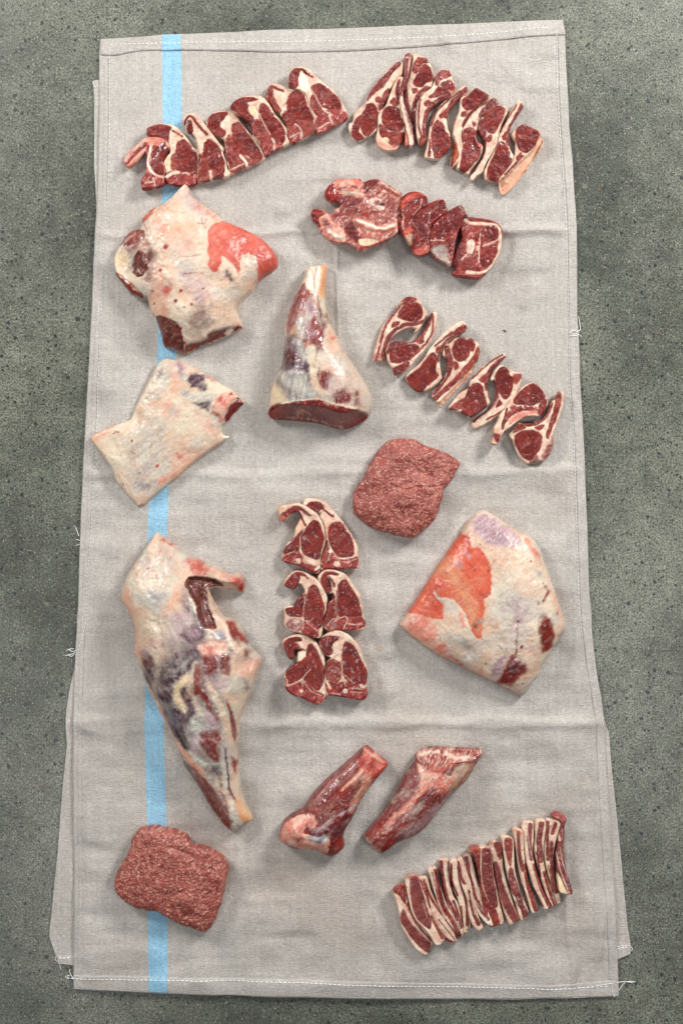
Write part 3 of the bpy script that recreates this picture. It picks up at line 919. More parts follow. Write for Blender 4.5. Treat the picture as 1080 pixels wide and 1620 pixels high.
rchop('rib chop with round eye and pale knuckle, second from left in the top right fan', 'C',
      "360 640 400 610 430 560 460 480 490 400 540 320 590 330 575 400 560 470 556 520 556 560 566 640 584 700 602 740 602 830 582 920 560 950 520 1000 430 1015 380 990 335 950 330 880 345 800 345 700",
      [(EYE, 'lean', "395 650 430 605 500 600 545 640 555 700 580 725 578 800 540 830 460 820 400 770 385 700"), ('side_muscle', 'lean2', "360 770 400 790 460 840 590 852 578 930 500 980 450 940 372 870"), (RIB, 'lean2', "465 560 490 520 520 540 525 590 490 580"),
       ('', 'yfat', "378 902 430 888 452 930 402 932"), ('', 'mus', "545 360 522 470 540 560", dict(w=24)), ('', 'pink', "340 930 420 975 520 985", dict(w=40, a=.7))], T=22)
rchop('long narrow rib strip leaning between neighbours, third from left in the top right fan', 'C',
      "550 500 535 470 560 400 590 300 590 190 600 110 640 85 668 110 662 180 645 260 628 340 600 420 582 470 600 580 625 650 655 740 672 800 692 940 680 970 610 980 600 920 602 820 582 720 562 640 548 560",
      [('', 'fat', "552 515 580 650 622 780 650 900 660 970", dict(w=34)), ('', 'fat', "612 130 645 140 632 250", dict(w=14)), ('', 'side', "600 850 612 970", dict(w=30))], base=('meat_strip', 'mus'), T=24)
rchop('tall rib chop with its eye up at the tip, highest of the top right fan', 'C',
      "670 110 700 90 750 120 810 140 832 190 860 250 872 300 862 370 850 420 790 460 740 500 720 570 710 650 702 740 696 802 668 790 640 700 600 600 584 500 596 420 636 330 654 240 668 170",
      [(EYE, 'lean', "692 340 722 290 760 222 800 208 846 250 858 310 848 360 800 372 760 408 704 398 684 370"), ('side_muscle', 'lean2', "672 240 692 180 730 138 800 148 822 188 770 190 740 222 710 280 682 270"),
       (RIB, 'mus', "838 425 765 462 724 520 704 600 702 700 692 790 680 700 672 620 692 530 732 460 790 412"), (FLAP, 'mus', "590 440 622 402 620 500 642 600 680 755 648 730 612 640 588 540"), (RIB, 'lean2', "670 430 710 425 720 450 682 470"), ('', 'yfat', "680 110 715 120 690 160", dict(soft=2))], T=20)
rchop('rib chop with bright red spot at upper right, fifth from left in the top fan', 'C',
      "710 620 730 540 780 480 850 420 880 360 885 320 910 280 960 245 1010 250 1045 280 1045 330 1075 380 1080 440 1060 470 1020 510 950 540 880 590 830 650 810 720 800 800 800 900 770 960 740 975 720 920 708 850 705 740",
      [(EYE, 'lean', "830 510 880 470 920 412 960 372 1020 352 1066 390 1066 430 1030 432 1000 470 920 500 850 520"), ('side_muscle', 'lean2', "888 392 892 320 950 258 1010 264 1038 300 1000 320 950 340 920 370 905 400"),
       (RIB, 'mus', "1020 442 1026 498 950 538 880 588 830 648 805 760 798 890 772 880 772 760 792 660 842 580 920 522 1000 480"), (RIB, 'lean2', "786 570 830 546 850 560 800 600"), ('', 'mus', "745 540 726 640 728 780 762 910", dict(w=12)), ('', 'lean2', "735 905 792 905 768 955 742 968"),
       ('', 'blood', "1030 430 1078 412 1078 440 1052 464", dict(soft=3))], T=21)
rchop('rib chop curved like a bow with long dark eye, middle of the top right fan', 'D',
      "5 690 20 620 30 520 45 440 80 340 130 260 200 190 290 120 350 85 375 120 360 160 300 200 250 260 212 310 192 380 202 450 225 520 225 590 190 660 140 710 80 718 12 705",
      [(EYE, 'lean', "75 450 95 400 130 388 165 420 175 480 212 510 220 580 188 660 140 703 90 702 75 620 65 530"), (RIB, 'mus', "355 100 370 130 300 198 250 258 210 308 190 370 172 322 200 280 232 220 292 168"), (RIB, 'lean2', "135 340 180 302 200 310 190 350 140 366"),
       ('side_muscle', 'lean2', "52 560 44 690", dict(w=22)), ('', 'mus', "60 430 110 312 200 220 310 132", dict(w=8))], T=20)
rchop('rib chop with eye uppermost and tawny side fat, right of the bow shaped one', 'D',
      "230 740 245 640 250 500 265 400 300 310 310 230 320 190 370 170 430 110 480 130 560 185 550 220 480 262 420 312 372 382 330 450 322 540 332 620 302 720 272 762 235 772",
      [(EYE, 'lean', "330 210 352 196 390 170 440 120 500 145 552 188 500 238 440 274 380 298 346 290 326 250"), (RIB, 'lean2', "320 325 370 316 350 350 322 355"), (RIB, 'mus', "452 278 382 345 335 430", dict(w=24)),
       ('side_fat', 'side', "232 768 244 640 254 520 285 620 292 690 256 755", dict(slope=40))], T=22)
rchop('large rib chop with blunt rib end and coarse eye, fourth from right in top fan', 'D',
      "280 790 300 700 325 620 325 520 335 450 380 370 430 310 510 240 590 190 625 200 635 245 600 280 520 330 472 370 455 420 448 500 458 560 500 600 490 680 450 740 400 805 372 850 310 812 284 802",
      [(EYE, 'lean', "330 500 360 460 410 455 450 490 450 560 480 615 476 680 438 730 390 790 340 830 308 800 320 720 330 600"), (RIB, 'mus', "600 196 630 212 628 244 560 298 500 338 470 358 492 300 540 250"), (RIB, 'lean2', "410 410 440 402 430 440"), ('', 'pinkr', "460 560 498 580 490 610 465 600", dict(soft=2))], T=21)
rchop('rib chop with frilled white bottom end, third from right in the top right fan', 'D',
      "460 400 500 350 560 300 610 260 660 260 710 270 715 310 680 380 650 450 636 520 616 600 568 680 528 750 498 830 450 860 412 900 396 880 412 830 460 770 500 700 520 620 515 560 480 500 460 450",
      [(EYE, 'lean', "510 350 560 310 620 265 660 272 688 300 668 360 638 420 600 490 560 490 530 450 520 390"), (RIB, 'mus', "464 410 500 372 520 420 525 480 530 560 520 640 490 720 440 800 405 842 420 810 470 750 505 670 515 570 470 500"), (RIB, 'lean2', "540 530 575 512 570 560 545 570")], T=20)
rchop('rib chop with very dark oval eye, second from right in the top right fan', 'D',
      "520 880 515 830 550 740 590 660 625 590 645 500 685 420 725 340 765 270 802 215 840 240 840 280 800 340 760 400 732 460 727 540 732 620 765 690 740 760 700 820 650 880 620 912 560 902 500 882",
      [(EYE, 'lean', "600 680 630 590 670 570 700 600 720 630 732 690 746 720 718 780 660 850 620 903 560 893 540 850 560 760"), (RIB, 'mus', "832 242 838 276 790 360 750 420 726 480 728 598 702 570 702 520 722 440 762 370 802 300"), (RIB, 'lean2', "670 540 690 492 705 500 690 555"), ('', 'mus', "650 490 720 360 790 255", dict(w=6))], T=21)
rchop('rightmost rib chop of the top right fan, broad pale fat down its outer side', 'D',
      "640 890 670 850 740 760 770 690 780 650 780 570 745 510 780 460 820 420 870 425 940 455 990 480 1020 565 990 640 930 720 880 800 800 900 750 960 690 1010 660 1000 645 950",
      [(EYE, 'lean', "780 490 820 432 870 432 940 460 978 490 960 570 930 610 870 663 820 640 790 570"), ('side_fat', 'skin', "1002 500 1020 565 930 720 800 900 690 1010 660 1000 645 910 720 850 850 715 940 625 975 545", dict(slope=120, low=.35)), (RIB, 'lean2', "790 700 820 668 845 690 800 730"), ('', 'mus', "690 850 750 790 800 735", dict(w=12))], T=22)

g3 = 'neck chops in the row below the top fans'
def neck(label, crop, out, regs, **k):
    k.setdefault('base', ('meat', 'lean')); k.setdefault('T', 26); k.setdefault('rough', 1.3)
    return cut('neck_chop', label, 'neck chop', crop, out, regs, group=g3, **k)
neck('biggest neck chop with two pale lobes reaching left and a bone ring in its face', 'E',
     "75 420 100 385 160 385 220 400 250 440 280 440 320 390 370 360 360 330 290 320 225 280 212 220 250 150 320 95 360 88 450 88 550 85 600 120 680 95 760 100 830 140 910 190 980 240 962 320 940 420 940 560 940 640 850 700 760 750 650 790 560 815 500 770 430 735 330 735 260 700 190 640 130 540 85 490",
     [('lobe', 'blood', "215 220 260 150 320 140 330 200 390 250 365 325 290 318 225 280", dict(h=2, hs=6)), ('fat_band', 'pink', "330 100 450 90 580 110 612 160 610 260 560 280 470 250 380 240 318 180", dict(h=3, hs=8)), ('', 'face', "340 200 460 170 600 190", dict(w=26)),
      ('', 'white', "400 222 500 232 600 250", dict(w=20, soft=2)), ('', 'pinkr', "360 100 480 100 570 105", dict(w=18, soft=4, a=.5)),
      ('lobe', 'cut', "80 420 110 390 190 420 182 560 130 540 92 480", dict(h=2, hs=8)), ('fat_band', 'pink', "170 470 250 440 300 520 400 600 430 680 380 722 280 702 200 622 160 520", dict(h=3, hs=8)),
      ('', 'silver', "172 480 230 492 288 560 260 610 212 560", dict(soft=3)), ('', 'white', "250 610 320 660 400 700", dict(w=36, soft=3)), ('', 'orange', "210 640 280 705 380 722", dict(w=14, soft=3, a=.6)),
      ('lean_face', 'face', "280 460 320 392 420 372 540 362 530 440 480 510 400 560 330 500"), ('', 'lean', "430 380 530 370 520 440 440 500", dict(soft=6, a=.6)), ('', 'mus', "366 290 440 262 540 290 588 312 540 350 420 368 372 340", dict(soft=2)),
      ('bone_face', 'face', "600 290 620 200 700 140 800 170 960 250 935 340 918 430 902 518 820 545 700 522 562 452 548 382 600 332"), ('', 'lean', "610 130 700 105 780 110 700 160 640 210 612 220", dict(soft=3)), ('', 'lean', "820 340 930 330 920 420 850 400", dict(soft=7, a=.7)),
      ('', 'bonered', "560 400 640 420 660 480 590 460", dict(soft=6)), ('bone', 'bonew', "650 312 710 282 780 312 765 400 690 372", dict(h=1.5)), ('', 'silver', "705 330 745 310 770 335 730 370", dict(soft=2)), ('', 'bonew', "738 388 790 370 812 400 762 416"), ('', 'hole_shade', "750 356 788 326 812 358 780 366"),
      ('', 'lean2', "790 170 870 230 950 270", dict(w=22)), ('', 'fat', "760 110 850 180 940 240", dict(w=14)),
      ('', 'dark', "420 560 500 520 520 600 560 720 480 692 430 620", dict(soft=3)), ('', 'hole_shade', "545 400 535 470", dict(w=16, soft=3)),
      ('fat_band', 'pink', "500 502 540 485 640 520 760 570 925 532 932 602 800 640 640 620 520 552", dict(h=3.5, hs=5)), ('', 'white', "540 510 660 560 780 595 900 570", dict(w=22, soft=2)), ('', 'orange', "580 640 700 660 780 640", dict(w=18, soft=5, a=.5)),
      ('', 'yfat', "560 702 740 712 720 750 580 762"), ('', 'blood', "566 780 700 752 850 684 832 702 760 750 650 788 566 810", dict(soft=2))], base=('meat', 'face'), T=30, rough=1.0)
neck('neck chop standing on edge with a pink fat crest, right of the biggest one', 'F',
     "75 270 90 190 140 120 210 80 300 90 350 130 357 185 350 200 300 230 260 270 240 340 290 420 350 470 372 530 372 600 300 630 240 612 190 520 140 450 95 370",
     [('', 'brown', "230 330 300 360 340 440 280 420", dict(soft=5, a=.5)), ('fat_band', 'pinkr', "100 200 150 130 220 90 300 92 340 120 260 130 190 170 140 230", dict(h=2, hs=5)), ('lean_face', 'cut', "150 250 190 182 290 140 302 190 232 270 190 300 152 280"), ('lean_face', 'cut', "110 340 160 300 200 310 222 400 300 440 342 540 280 520 200 520 150 450"),
      ('', 'fat', "302 150 290 210 232 278", dict(w=7)), ('', 'fat', "140 262 152 302 140 360 150 405", dict(w=9)), ('', 'bonew', "92 240 100 262", dict(w=20)), ('', 'hole_shade', "105 250 125 290", dict(w=10)), ('', 'orange', "150 440 200 382 222 410 182 460", dict(soft=2)),
      ('', 'yfat', "165 470 220 442 212 520 190 520", dict(soft=3, a=.5)), ('', 'salmon', "240 592 330 530 362 560 350 602 290 624", dict(soft=3, a=.6)), ('', 'dark', "95 230 88 330 130 440", dict(w=18, soft=3))], T=34, tilt=(0.12, 0))
neck('dark neck chop on edge with pale line down its middle, third in its row', 'F',
     "205 290 260 240 340 190 430 155 490 150 512 200 515 262 440 312 402 350 378 420 366 500 340 512 290 440 225 410 205 340",
     [('lean_face', 'dark', "210 300 260 260 340 250 362 300 345 370 350 450 290 430 230 402", dict(h=.6)), ('', 'silver', "358 240 372 292 352 370 366 430 346 485", dict(w=12)), ('', 'silver', "300 340 330 360 340 420", dict(w=10)), ('', 'blood', "240 262 340 205 420 180", dict(w=30, soft=4)), ('', 'brown', "380 240 440 200 500 210", dict(w=40, soft=4, a=.6))],
     base=('meat', 'cut'), T=36, tilt=(0.12, 0))
neck('dark neck chop on edge with grey silverskin foot, second from right in its row', 'F',
     "365 500 375 410 400 350 450 300 520 250 600 205 630 195 662 220 690 290 655 300 636 380 606 450 584 560 572 650 545 722 480 682 430 652 380 602 365 560",
     [('silverskin', 'gwhite', "370 580 400 552 500 540 530 620 545 715 480 680 402 612", dict(h=0, soft=3, a=.62)), ('', 'skin', "372 492 500 496", dict(w=6)), ('', 'silver', "518 560 542 700", dict(w=9)), ('', 'silver', "592 420 552 680", dict(w=8)), ('', 'blood', "400 332 470 296 540 270", dict(w=26, soft=4)),
      ('', 'dark', "540 260 600 230 630 300 600 400 560 380", dict(soft=6)), ('', 'mus', "612 210 640 205 676 286 650 296", dict(soft=2)), ('', 'fat', "622 205 655 250", dict(w=6))],
     base=('meat', 'cut'), T=36, tilt=(0.1, 0))
neck('square neck chop lying flat with its marbled bony face up, right end of the row', 'F',
     "640 295 700 295 800 305 900 320 970 360 995 420 985 520 960 620 900 720 820 800 740 815 650 802 560 785 592 740 562 690 582 620 602 560 642 480 634 380",
     [('fat_ring', 'fat', "668 322 720 350 850 352 945 372 975 450 960 600 900 705 820 768 690 762", dict(w=26)), ('', 'lean', "690 300 800 318 890 335", dict(w=18, soft=2)), ('lean_face', 'lean', "832 400 900 372 950 392 948 460 880 490 842 450"), ('lean_face', 'lean', "830 600 920 542 948 580 898 680 840 722 800 660"),
      ('', 'fat', "830 540 900 512 970 480", dict(w=16)), (BONE, 'bonew', "690 502 740 490 760 540 730 610 690 592", dict(h=1)), (BONE, 'bonew', "766 540 795 540 790 580 766 576"), ('', 'pinkr', "742 485 772 512 762 600", dict(w=8)), ('', 'dark', "572 692 602 560 642 440 655 520 645 640 602 722", dict(soft=4)),
      ('', 'white', "800 440 795 560 790 680", dict(w=9)), ('', 'white', "640 660 700 600", dict(w=9)), ('', 'lean', "650 680 740 640 750 700 680 740", dict(soft=3))], base=('bone_face', 'bonered'), T=24, rough=1.0)

g4 = 'rack cutlets in the slanting row at the right'
def rack(label, crop, out, regs, **k):
    k.setdefault('T', 20)
    return cut('rack_cutlet', label, 'lamb cutlet', crop, out, regs, group=g4, **k)
rack('cutlet hooked over its neighbour, eye at top, upper left end of the right row', 'G',
     "55 610 75 530 100 440 130 350 160 290 220 220 270 150 310 90 370 55 440 65 470 95 500 140 530 190 540 230 500 300 450 370 420 385 440 350 400 335 350 345 290 370 240 410 200 460 178 520 165 570 168 625 110 628 60 630",
     [(EYE, 'lean', "275 230 300 170 360 122 430 117 478 132 493 180 488 240 450 268 380 273 320 258"), ('side_muscle', 'lean2', "312 100 370 60 435 72 438 94 380 110 332 134"), (RIB, 'lean2', "226 330 236 286 290 286 270 310"),
      ('rib_bone', 'mus', "530 235 500 290 440 312 340 322 270 352 210 420 172 510 162 620 138 612 145 520 180 420 240 350 330 300 430 285 508 270"), ('outer_muscle', 'lean2', "300 132 205 258 152 350 112 520 84 612", dict(w=17)), ('', 'bonered', "62 590 160 600", dict(w=40, soft=4, a=.6))])
rack('cutlet lying nose to tail under the first one, its rib tip pointing up right', 'G',
     "180 590 172 540 200 490 260 455 330 462 390 466 440 440 490 380 540 290 580 200 630 195 627 260 602 370 572 450 512 540 442 620 382 690 330 742 310 747 250 762 230 700 200 660",
     [(EYE, 'lean', "205 580 220 522 280 500 360 490 430 486 463 510 458 550 410 600 340 638 260 648 212 640"), ('rib_bone', 'mus', "580 206 592 210 562 300 512 400 450 450 390 470 440 432 490 372 542 280"), (RIB, 'lean2', "446 460 500 416 510 450 490 475"), ('outer_muscle', 'lean2', "596 222 590 360 540 460 450 560 380 620", dict(w=12)),
      ('side_muscle', 'lean', "240 702 320 664 380 632 370 680 320 730 250 756"), ('', 'mus', "176 560 212 482 262 457 380 470 300 490 222 510 196 560", dict(soft=1.5))], T=19)
rack('cutlet with a squared rib end and teardrop eye, third of the right row', 'G',
     "350 770 390 720 460 670 520 600 560 530 600 480 660 410 740 340 830 280 870 290 892 330 880 372 820 402 762 432 712 480 674 540 654 600 654 680 667 750 670 790 620 850 560 890 510 907 450 907 400 862 360 812",
     [(EYE, 'lean', "362 790 400 752 470 700 530 622 570 572 610 567 620 640 610 720 638 760 600 810 540 850 510 903 450 903 400 860"), ('rib_bone', 'mus', "878 312 888 340 868 368 770 420 720 450 690 500 650 580 640 640 622 600 650 540 680 480 740 420 820 340"), (RIB, 'lean2', "620 552 630 512 655 510 640 555"),
      ('', 'mus', "612 500 690 435 760 380", dict(w=9)), ('', 'bonew', "512 900 580 850 662 784", dict(w=12)), ('', 'blood', "780 400 820 370 850 350", dict(w=30, soft=3, a=.6))])
rack('cutlet with a wide skin-coloured outer fat, fourth of the right row', 'G',
     "700 490 740 470 780 430 840 420 880 425 940 430 1000 480 1015 540 1000 620 960 700 900 790 800 890 720 980 660 1040 630 1010 590 962 588 910 648 850 698 780 722 690 716 610 682 580 680 540",
     [(EYE, 'lean', "770 522 790 462 840 427 880 432 910 500 915 580 880 620 830 633 782 600"), ('side_muscle', 'lean', "900 452 940 432 968 470 958 530 930 540"), ('rib_bone', 'mus', "700 502 740 520 760 600 770 680 740 760 680 850 610 930 592 918 660 842 710 770 725 680 710 600"), (RIB, 'lean2', "780 642 810 652 820 690 790 710"),
      ('outer_muscle', 'lean2', "1000 502 1008 560 978 640 900 730 800 830 720 900 612 988 602 960 700 870 800 770 880 682 950 600 980 540"), ('side_fat', 'skin', "1000 610 960 700 900 790 800 890 720 980 660 1040 636 1012 760 900 900 742 965 655", dict(slope=40, low=.4))], T=22)
rack('cutlet with small fatty toe at left and very dark eye, fifth of the right row', 'H',
     "50 560 90 510 150 440 220 400 230 350 270 290 340 220 430 150 520 100 535 130 480 190 422 250 392 310 377 400 387 480 402 520 372 560 312 602 260 642 220 652 160 612 120 602 65 585",
     [(EYE, 'lean', "220 412 250 372 300 362 338 390 348 460 368 520 368 560 310 608 250 648 190 630 160 600 180 510"), ('side_muscle', 'lean2', "62 570 120 522 178 492 160 560 130 584 70 584"), (RIB, 'lean2', "310 332 370 282 370 320 340 350"), ('rib_bone', 'mus', "530 130 480 190 430 242 390 312 370 420 355 350 370 290 402 230 462 170"), ('', 'mus', "250 322 340 232 430 162 512 115", dict(w=8))])
rack('cutlet with a spur of meat at its upper right, sixth of the right row', 'H',
     "400 330 430 260 480 210 520 210 560 240 610 265 667 280 662 340 647 400 602 480 542 570 472 632 382 692 280 747 250 712 260 670 320 630 390 580 440 510 460 440 450 380 436 345",
     [(EYE, 'lean', "452 290 500 222 550 242 560 290 593 320 588 390 558 470 520 493 480 430 452 360"), ('side_muscle', 'lean2', "600 292 658 287 650 330 612 368 600 330"), (RIB, 'lean2', "450 560 480 507 500 530 470 560"), ('rib_bone', 'mus', "432 332 450 390 470 440 450 520 390 590 320 640 262 690 270 670 330 620 400 570 435 510 445 430"), ('', 'mus', "625 450 552 560 462 622 372 668", dict(w=9))])
rack('cutlet arched like a bridge over bare cloth, second last of the right row', 'H',
     "410 870 430 810 430 750 460 690 490 620 530 570 570 510 620 450 670 400 750 355 800 365 850 410 880 470 897 520 870 590 835 635 800 642 720 642 640 682 580 732 520 772 490 822 460 882 430 882",
     [(EYE, 'lean', "605 502 650 442 720 387 780 362 830 400 868 460 858 500 780 540 700 540 612 535"), ('rib_bone', 'lean2', "560 602 640 562 720 556 800 570 800 590 700 590 602 620 540 680 502 758 500 720 522 650"), ('', 'pink', "600 632 700 596 790 596 800 630 720 640 620 680 560 720"), (RIB, 'lean2', "576 570 600 552 620 562 590 580"),
      ('', 'mus', "545 580 520 660 500 730", dict(w=12)), ('', 'tendon', "430 760 440 880", dict(w=60, soft=6, a=.5)), ('', 'lean', "430 800 480 802 462 868", dict(soft=2)), ('side_muscle', 'lean2', "850 500 885 500 870 580 832 632 810 600")], T=22)
rack('cutlet with round eye and upright rib beside it, lower right end of the right row', 'H',
     "560 800 590 770 640 700 690 700 760 700 840 670 890 600 920 520 960 500 970 440 1030 440 1022 540 992 660 942 780 942 880 902 980 860 1022 810 1017 740 1047 700 1032 640 962 610 892 590 842",
     [(EYE, 'lean', "612 820 650 777 730 762 800 772 838 820 828 900 780 980 720 1013 660 960 617 880"), ('side_muscle', 'lean2', "600 780 640 712 690 707 700 740 640 760"), ('rib_bone', 'mus', "920 522 930 550 880 650 800 710 730 725 700 710 760 700 840 670 890 602"), (RIB, 'lean2', "780 740 840 716 860 720 830 755"),
      ('outer_muscle', 'lean2', "977 442 1000 442 1000 540 960 660 922 760 890 830 880 790 920 680 950 560"), ('', 'silver', "858 950 900 880 930 900 890 990 850 1015 832 980", dict(soft=3)), ('', 'mus', "930 830 925 900 895 970", dict(w=30, soft=3, a=.7)), ('', 'lean', "740 1025 790 975 810 1000 760 1040", dict(soft=1.5, a=.8))], T=21)

g5 = 'loin chops laid three by two in the middle'
def loin(label, crop, out, regs, **k):
    k.setdefault('T', 22)
    return cut('loin_chop', label, 'lamb chop', crop, out, regs, group=g5, **k)
loin('top left chop of the six in the middle, with a long hooked tail reaching left', 'I',
     "5 220 10 170 40 140 80 135 200 112 260 125 340 170 420 230 460 300 485 380 503 500 478 600 448 700 448 800 425 857 380 847 280 802 180 762 110 752 45 717 60 620 100 540 165 480 185 380 215 325 240 260 210 195 150 222 80 292 30 302",
     [('', 'skin', "180 352 225 312 280 350 240 400 180 480 190 420", dict(soft=2)), (EYE, 'lean', "330 340 370 300 430 310 458 380 485 500 455 600 428 700 340 680 272 640 247 540 262 440"), (FIL, 'lean', "62 610 112 540 200 462 258 392 240 460 220 640 160 642 72 658"),
      ('vertebra', 'bonered', "50 710 110 662 200 642 260 662 272 740 430 790 400 840 280 800 110 750"), (FLAP, 'lean', "30 232 90 192 160 150 230 150 280 180 350 242 250 182 210 182 130 222 72 280 40 280"), ('', 'tendon', "20 170 50 165", dict(w=40, soft=3, a=.7)), ('', 'side', "20 260 60 275", dict(w=40, soft=3, a=.7)),
      (BONE, 'bonew', "187 728 202 697 240 702 240 740 212 760"), ('', 'fat', "242 440 230 600 262 668 282 740 432 778", dict(w=8)), ('', 'fat', "62 662 120 640 180 622", dict(w=8)), ('', 'white', "90 550 130 505", dict(w=22)), ('', 'bonew', "400 815 440 790", dict(w=30)), ('', 'dark', "260 190 300 230 350 245", dict(w=6)), ('', 'lean', "225 200 262 290 290 350", dict(w=14))])
loin('top right chop of the six in the middle, its dark eye beside the left one', 'I',
     "270 120 290 70 330 60 420 68 500 100 570 170 640 250 700 320 750 400 803 490 842 560 852 680 857 790 820 802 740 802 640 812 540 802 462 817 457 790 456 700 486 600 511 500 491 380 470 300 445 280 400 215 320 152",
     [(FLAP, 'lean', "310 130 360 97 440 102 490 150 450 175 400 205 340 160"), ('', 'hole_shade', "400 215 445 205 462 280 430 260", dict(soft=3)), (EYE, 'lean', "540 400 560 342 620 314 680 322 728 400 778 480 798 560 798 660 720 680 640 670 592 610 542 500"), ('', 'lean', "472 167 520 205 582 250", dict(w=17)),
      (FIL, 'lean2', "502 560 530 502 550 640 530 720 465 740 482 640"), ('vertebra', 'bonered', "475 770 560 690 582 640 640 710 740 720 840 690 830 790 740 800 640 808 500 810"), (BONE, 'bonew', "590 760 602 727 640 727 660 770 620 782"), ('', 'fat', "520 470 590 640 650 720 740 738 835 700", dict(w=8)), ('', 'fat', "530 480 552 620 540 700 500 745", dict(w=6))], T=21)
loin('middle left chop of the six, with a grey disc of bone at its lower left', 'J',
     "60 230 80 180 140 110 210 88 280 105 370 150 440 210 490 290 523 380 516 440 506 520 486 580 474 680 465 760 440 802 400 802 320 782 240 752 160 732 80 692 65 640 70 560 65 490 110 465 160 460 200 400 260 340 285 300 240 225 205 240 170 282 110 272",
     [(FLAP, 'lean', "72 230 112 180 170 112 240 107 290 140 220 130 230 170 200 250 150 280 90 260"), (EYE, 'lean', "330 280 360 242 410 252 438 320 472 400 490 480 480 580 452 690 380 680 342 610 280 600 272 480 310 360"), (FIL, 'lean', "152 460 200 402 290 332 288 400 265 560 200 570 112 560 82 500 130 480"),
      (BONE, 'silver', "76 640 112 597 180 587 250 602 258 680 230 740 160 720 86 680"), ('', 'bonew', "180 600 240 630 200 650 170 640", dict(soft=3)), ('', 'bonew', "205 720 215 690 250 690 250 730", dict(w=10)), ('vertebra', 'bonered', "272 640 350 642 438 730 400 790 270 750 262 700"), ('', 'fat', "290 362 266 580 266 705", dict(w=8)), ('', 'fat', "300 612 350 670 440 732", dict(w=6)),
      ('', 'bonew', "86 640 120 600 180 590 250 605", dict(w=7)), ('', 'yfat', "430 740 460 700 455 780", dict(soft=2)), ('', 'white', "75 475 150 468", dict(w=16)), ('', 'lean', "262 115 320 170", dict(w=8))], T=23)
loin('middle right chop of the six, the dark hollow of its curled flap showing', 'J',
     "430 200 425 150 470 95 530 75 620 85 720 130 780 210 830 290 877 350 867 400 892 460 902 560 932 660 937 690 880 722 780 722 640 727 560 732 512 712 490 685 484 620 512 540 530 440 575 385 585 325 552 330 520 325 490 282 450 240",
     [(FLAP, 'lean', "455 190 480 122 540 97 620 112 640 130 540 122 520 160 540 220 570 290 530 320 500 280 470 240"), ('hollow', 'hole_shade', "520 170 545 165 562 200 574 260 545 240"), ('', 'lean', "545 150 580 200 600 250", dict(w=14)), (EYE, 'lean', "640 270 670 202 720 182 760 250 820 340 848 380 868 460 888 568 760 568 642 560 640 440"), (FIL, 'lean2', "522 440 588 342 608 420 622 560 560 640 500 680 492 610"),  # the hollow is not sunk: its shade is put into the colour
      ('vertebra', 'bonered', "520 680 570 622 680 577 760 592 890 592 918 668 780 715 640 720 550 715"), ('', 'bonew', "520 672 570 612 650 590 720 572 740 620 702 690", dict(w=10)), ('', 'silver', "550 640 590 630 620 680 560 700", dict(soft=4)), ('', 'fat', "612 300 622 420 630 572", dict(w=13)), ('', 'lean', "622 300 630 560", dict(w=3)), ('', 'bonew', "745 650 800 660 890 650", dict(w=12))], T=23)
loin('bottom left chop of the six, its red flap forming a notched claw', 'K',
     "50 160 110 120 220 88 310 105 400 170 450 240 490 320 498 420 493 520 498 620 508 720 480 802 420 842 340 812 250 762 170 742 110 702 75 642 70 510 100 470 130 440 205 380 212 290 262 262 175 245 162 340 120 352 85 290 55 210",
     [(FLAP, 'lean', "60 180 120 137 220 122 250 155 152 170 190 190 220 222 170 240 160 338 122 345 85 280"), ('', 'blood', "150 200 210 192 230 222 290 265 200 237", dict(soft=2)), (EYE, 'lean', "310 260 330 202 370 202 420 290 468 400 488 460 478 600 430 680 370 650 290 590 272 540 340 460 302 340"), (FIL, 'lean', "112 450 160 402 240 372 308 332 338 450 260 540 170 590 112 610 82 500"),
      ('vertebra', 'bonered', "82 560 112 640 230 590 290 602 370 680 480 740 430 830 340 800 170 735 97 670"), (BONE, 'bonew', "220 692 240 672 270 690 250 712"), ('', 'white', "218 292 290 282 280 320 240 370 215 350"), ('', 'bonew', "110 640 180 610 240 582 262 640", dict(w=9)), ('', 'fat', "250 560 300 510 342 462", dict(w=8)), ('', 'fat', "272 600 360 700 462 742", dict(w=7)), ('', 'fat', "85 560 110 640", dict(w=9)), ('', 'pinkr', "320 270 360 300 340 330", dict(soft=2)), ('', 'hole_shade', "250 240 300 255 330 285", dict(w=8))], T=22)
loin('bottom right chop of the six, widest of them, with a thick white cap of fat', 'K',
     "440 170 470 110 560 60 580 35 650 45 740 90 820 160 872 240 902 350 952 450 954 520 938 600 942 700 957 740 902 792 820 787 700 762 580 747 512 742 504 640 499 560 506 440 522 380 560 345 520 320 480 290 450 230",
     [(FLAP, 'lean', "450 160 480 127 560 107 650 120 590 170 562 220 580 260 562 300 502 300 462 230"), ('hollow', 'hole_shade', "545 222 570 202 576 250 556 262"), (EYE, 'lean', "690 260 710 182 760 177 820 240 860 320 898 400 940 480 928 610 860 640 760 600 692 520 682 380"), (FIL, 'lean2', "508 440 522 392 570 357 638 380 678 430 660 560 602 620 522 590"),  # flat dark patch painted for the shade inside the curl
      ('vertebra', 'bonered', "512 620 600 640 680 602 760 620 860 640 930 652 948 720 900 780 700 755 560 745"), ('', 'fat', "690 380 680 500 720 640", dict(w=12)), ('', 'fat', "702 520 750 560 802 610", dict(w=9)), ('', 'yfat', "520 592 552 662", dict(w=18)), ('', 'bonew', "570 716 660 730", dict(w=12)), ('', 'bonew', "780 662 900 670", dict(w=7)), ('', 'bonew', "770 700 890 705", dict(w=7)),
      (BONE, 'bonew', "687 690 702 667 735 672 735 710 702 716"), ('', 'bonew', "872 622 920 627 930 660 892 652", dict(soft=2)), ('', 'hole_shade', "590 340 610 325", dict(w=7)), ('', 'pinkr', "640 160 690 130", dict(w=12, soft=2, a=.6))], T=22)

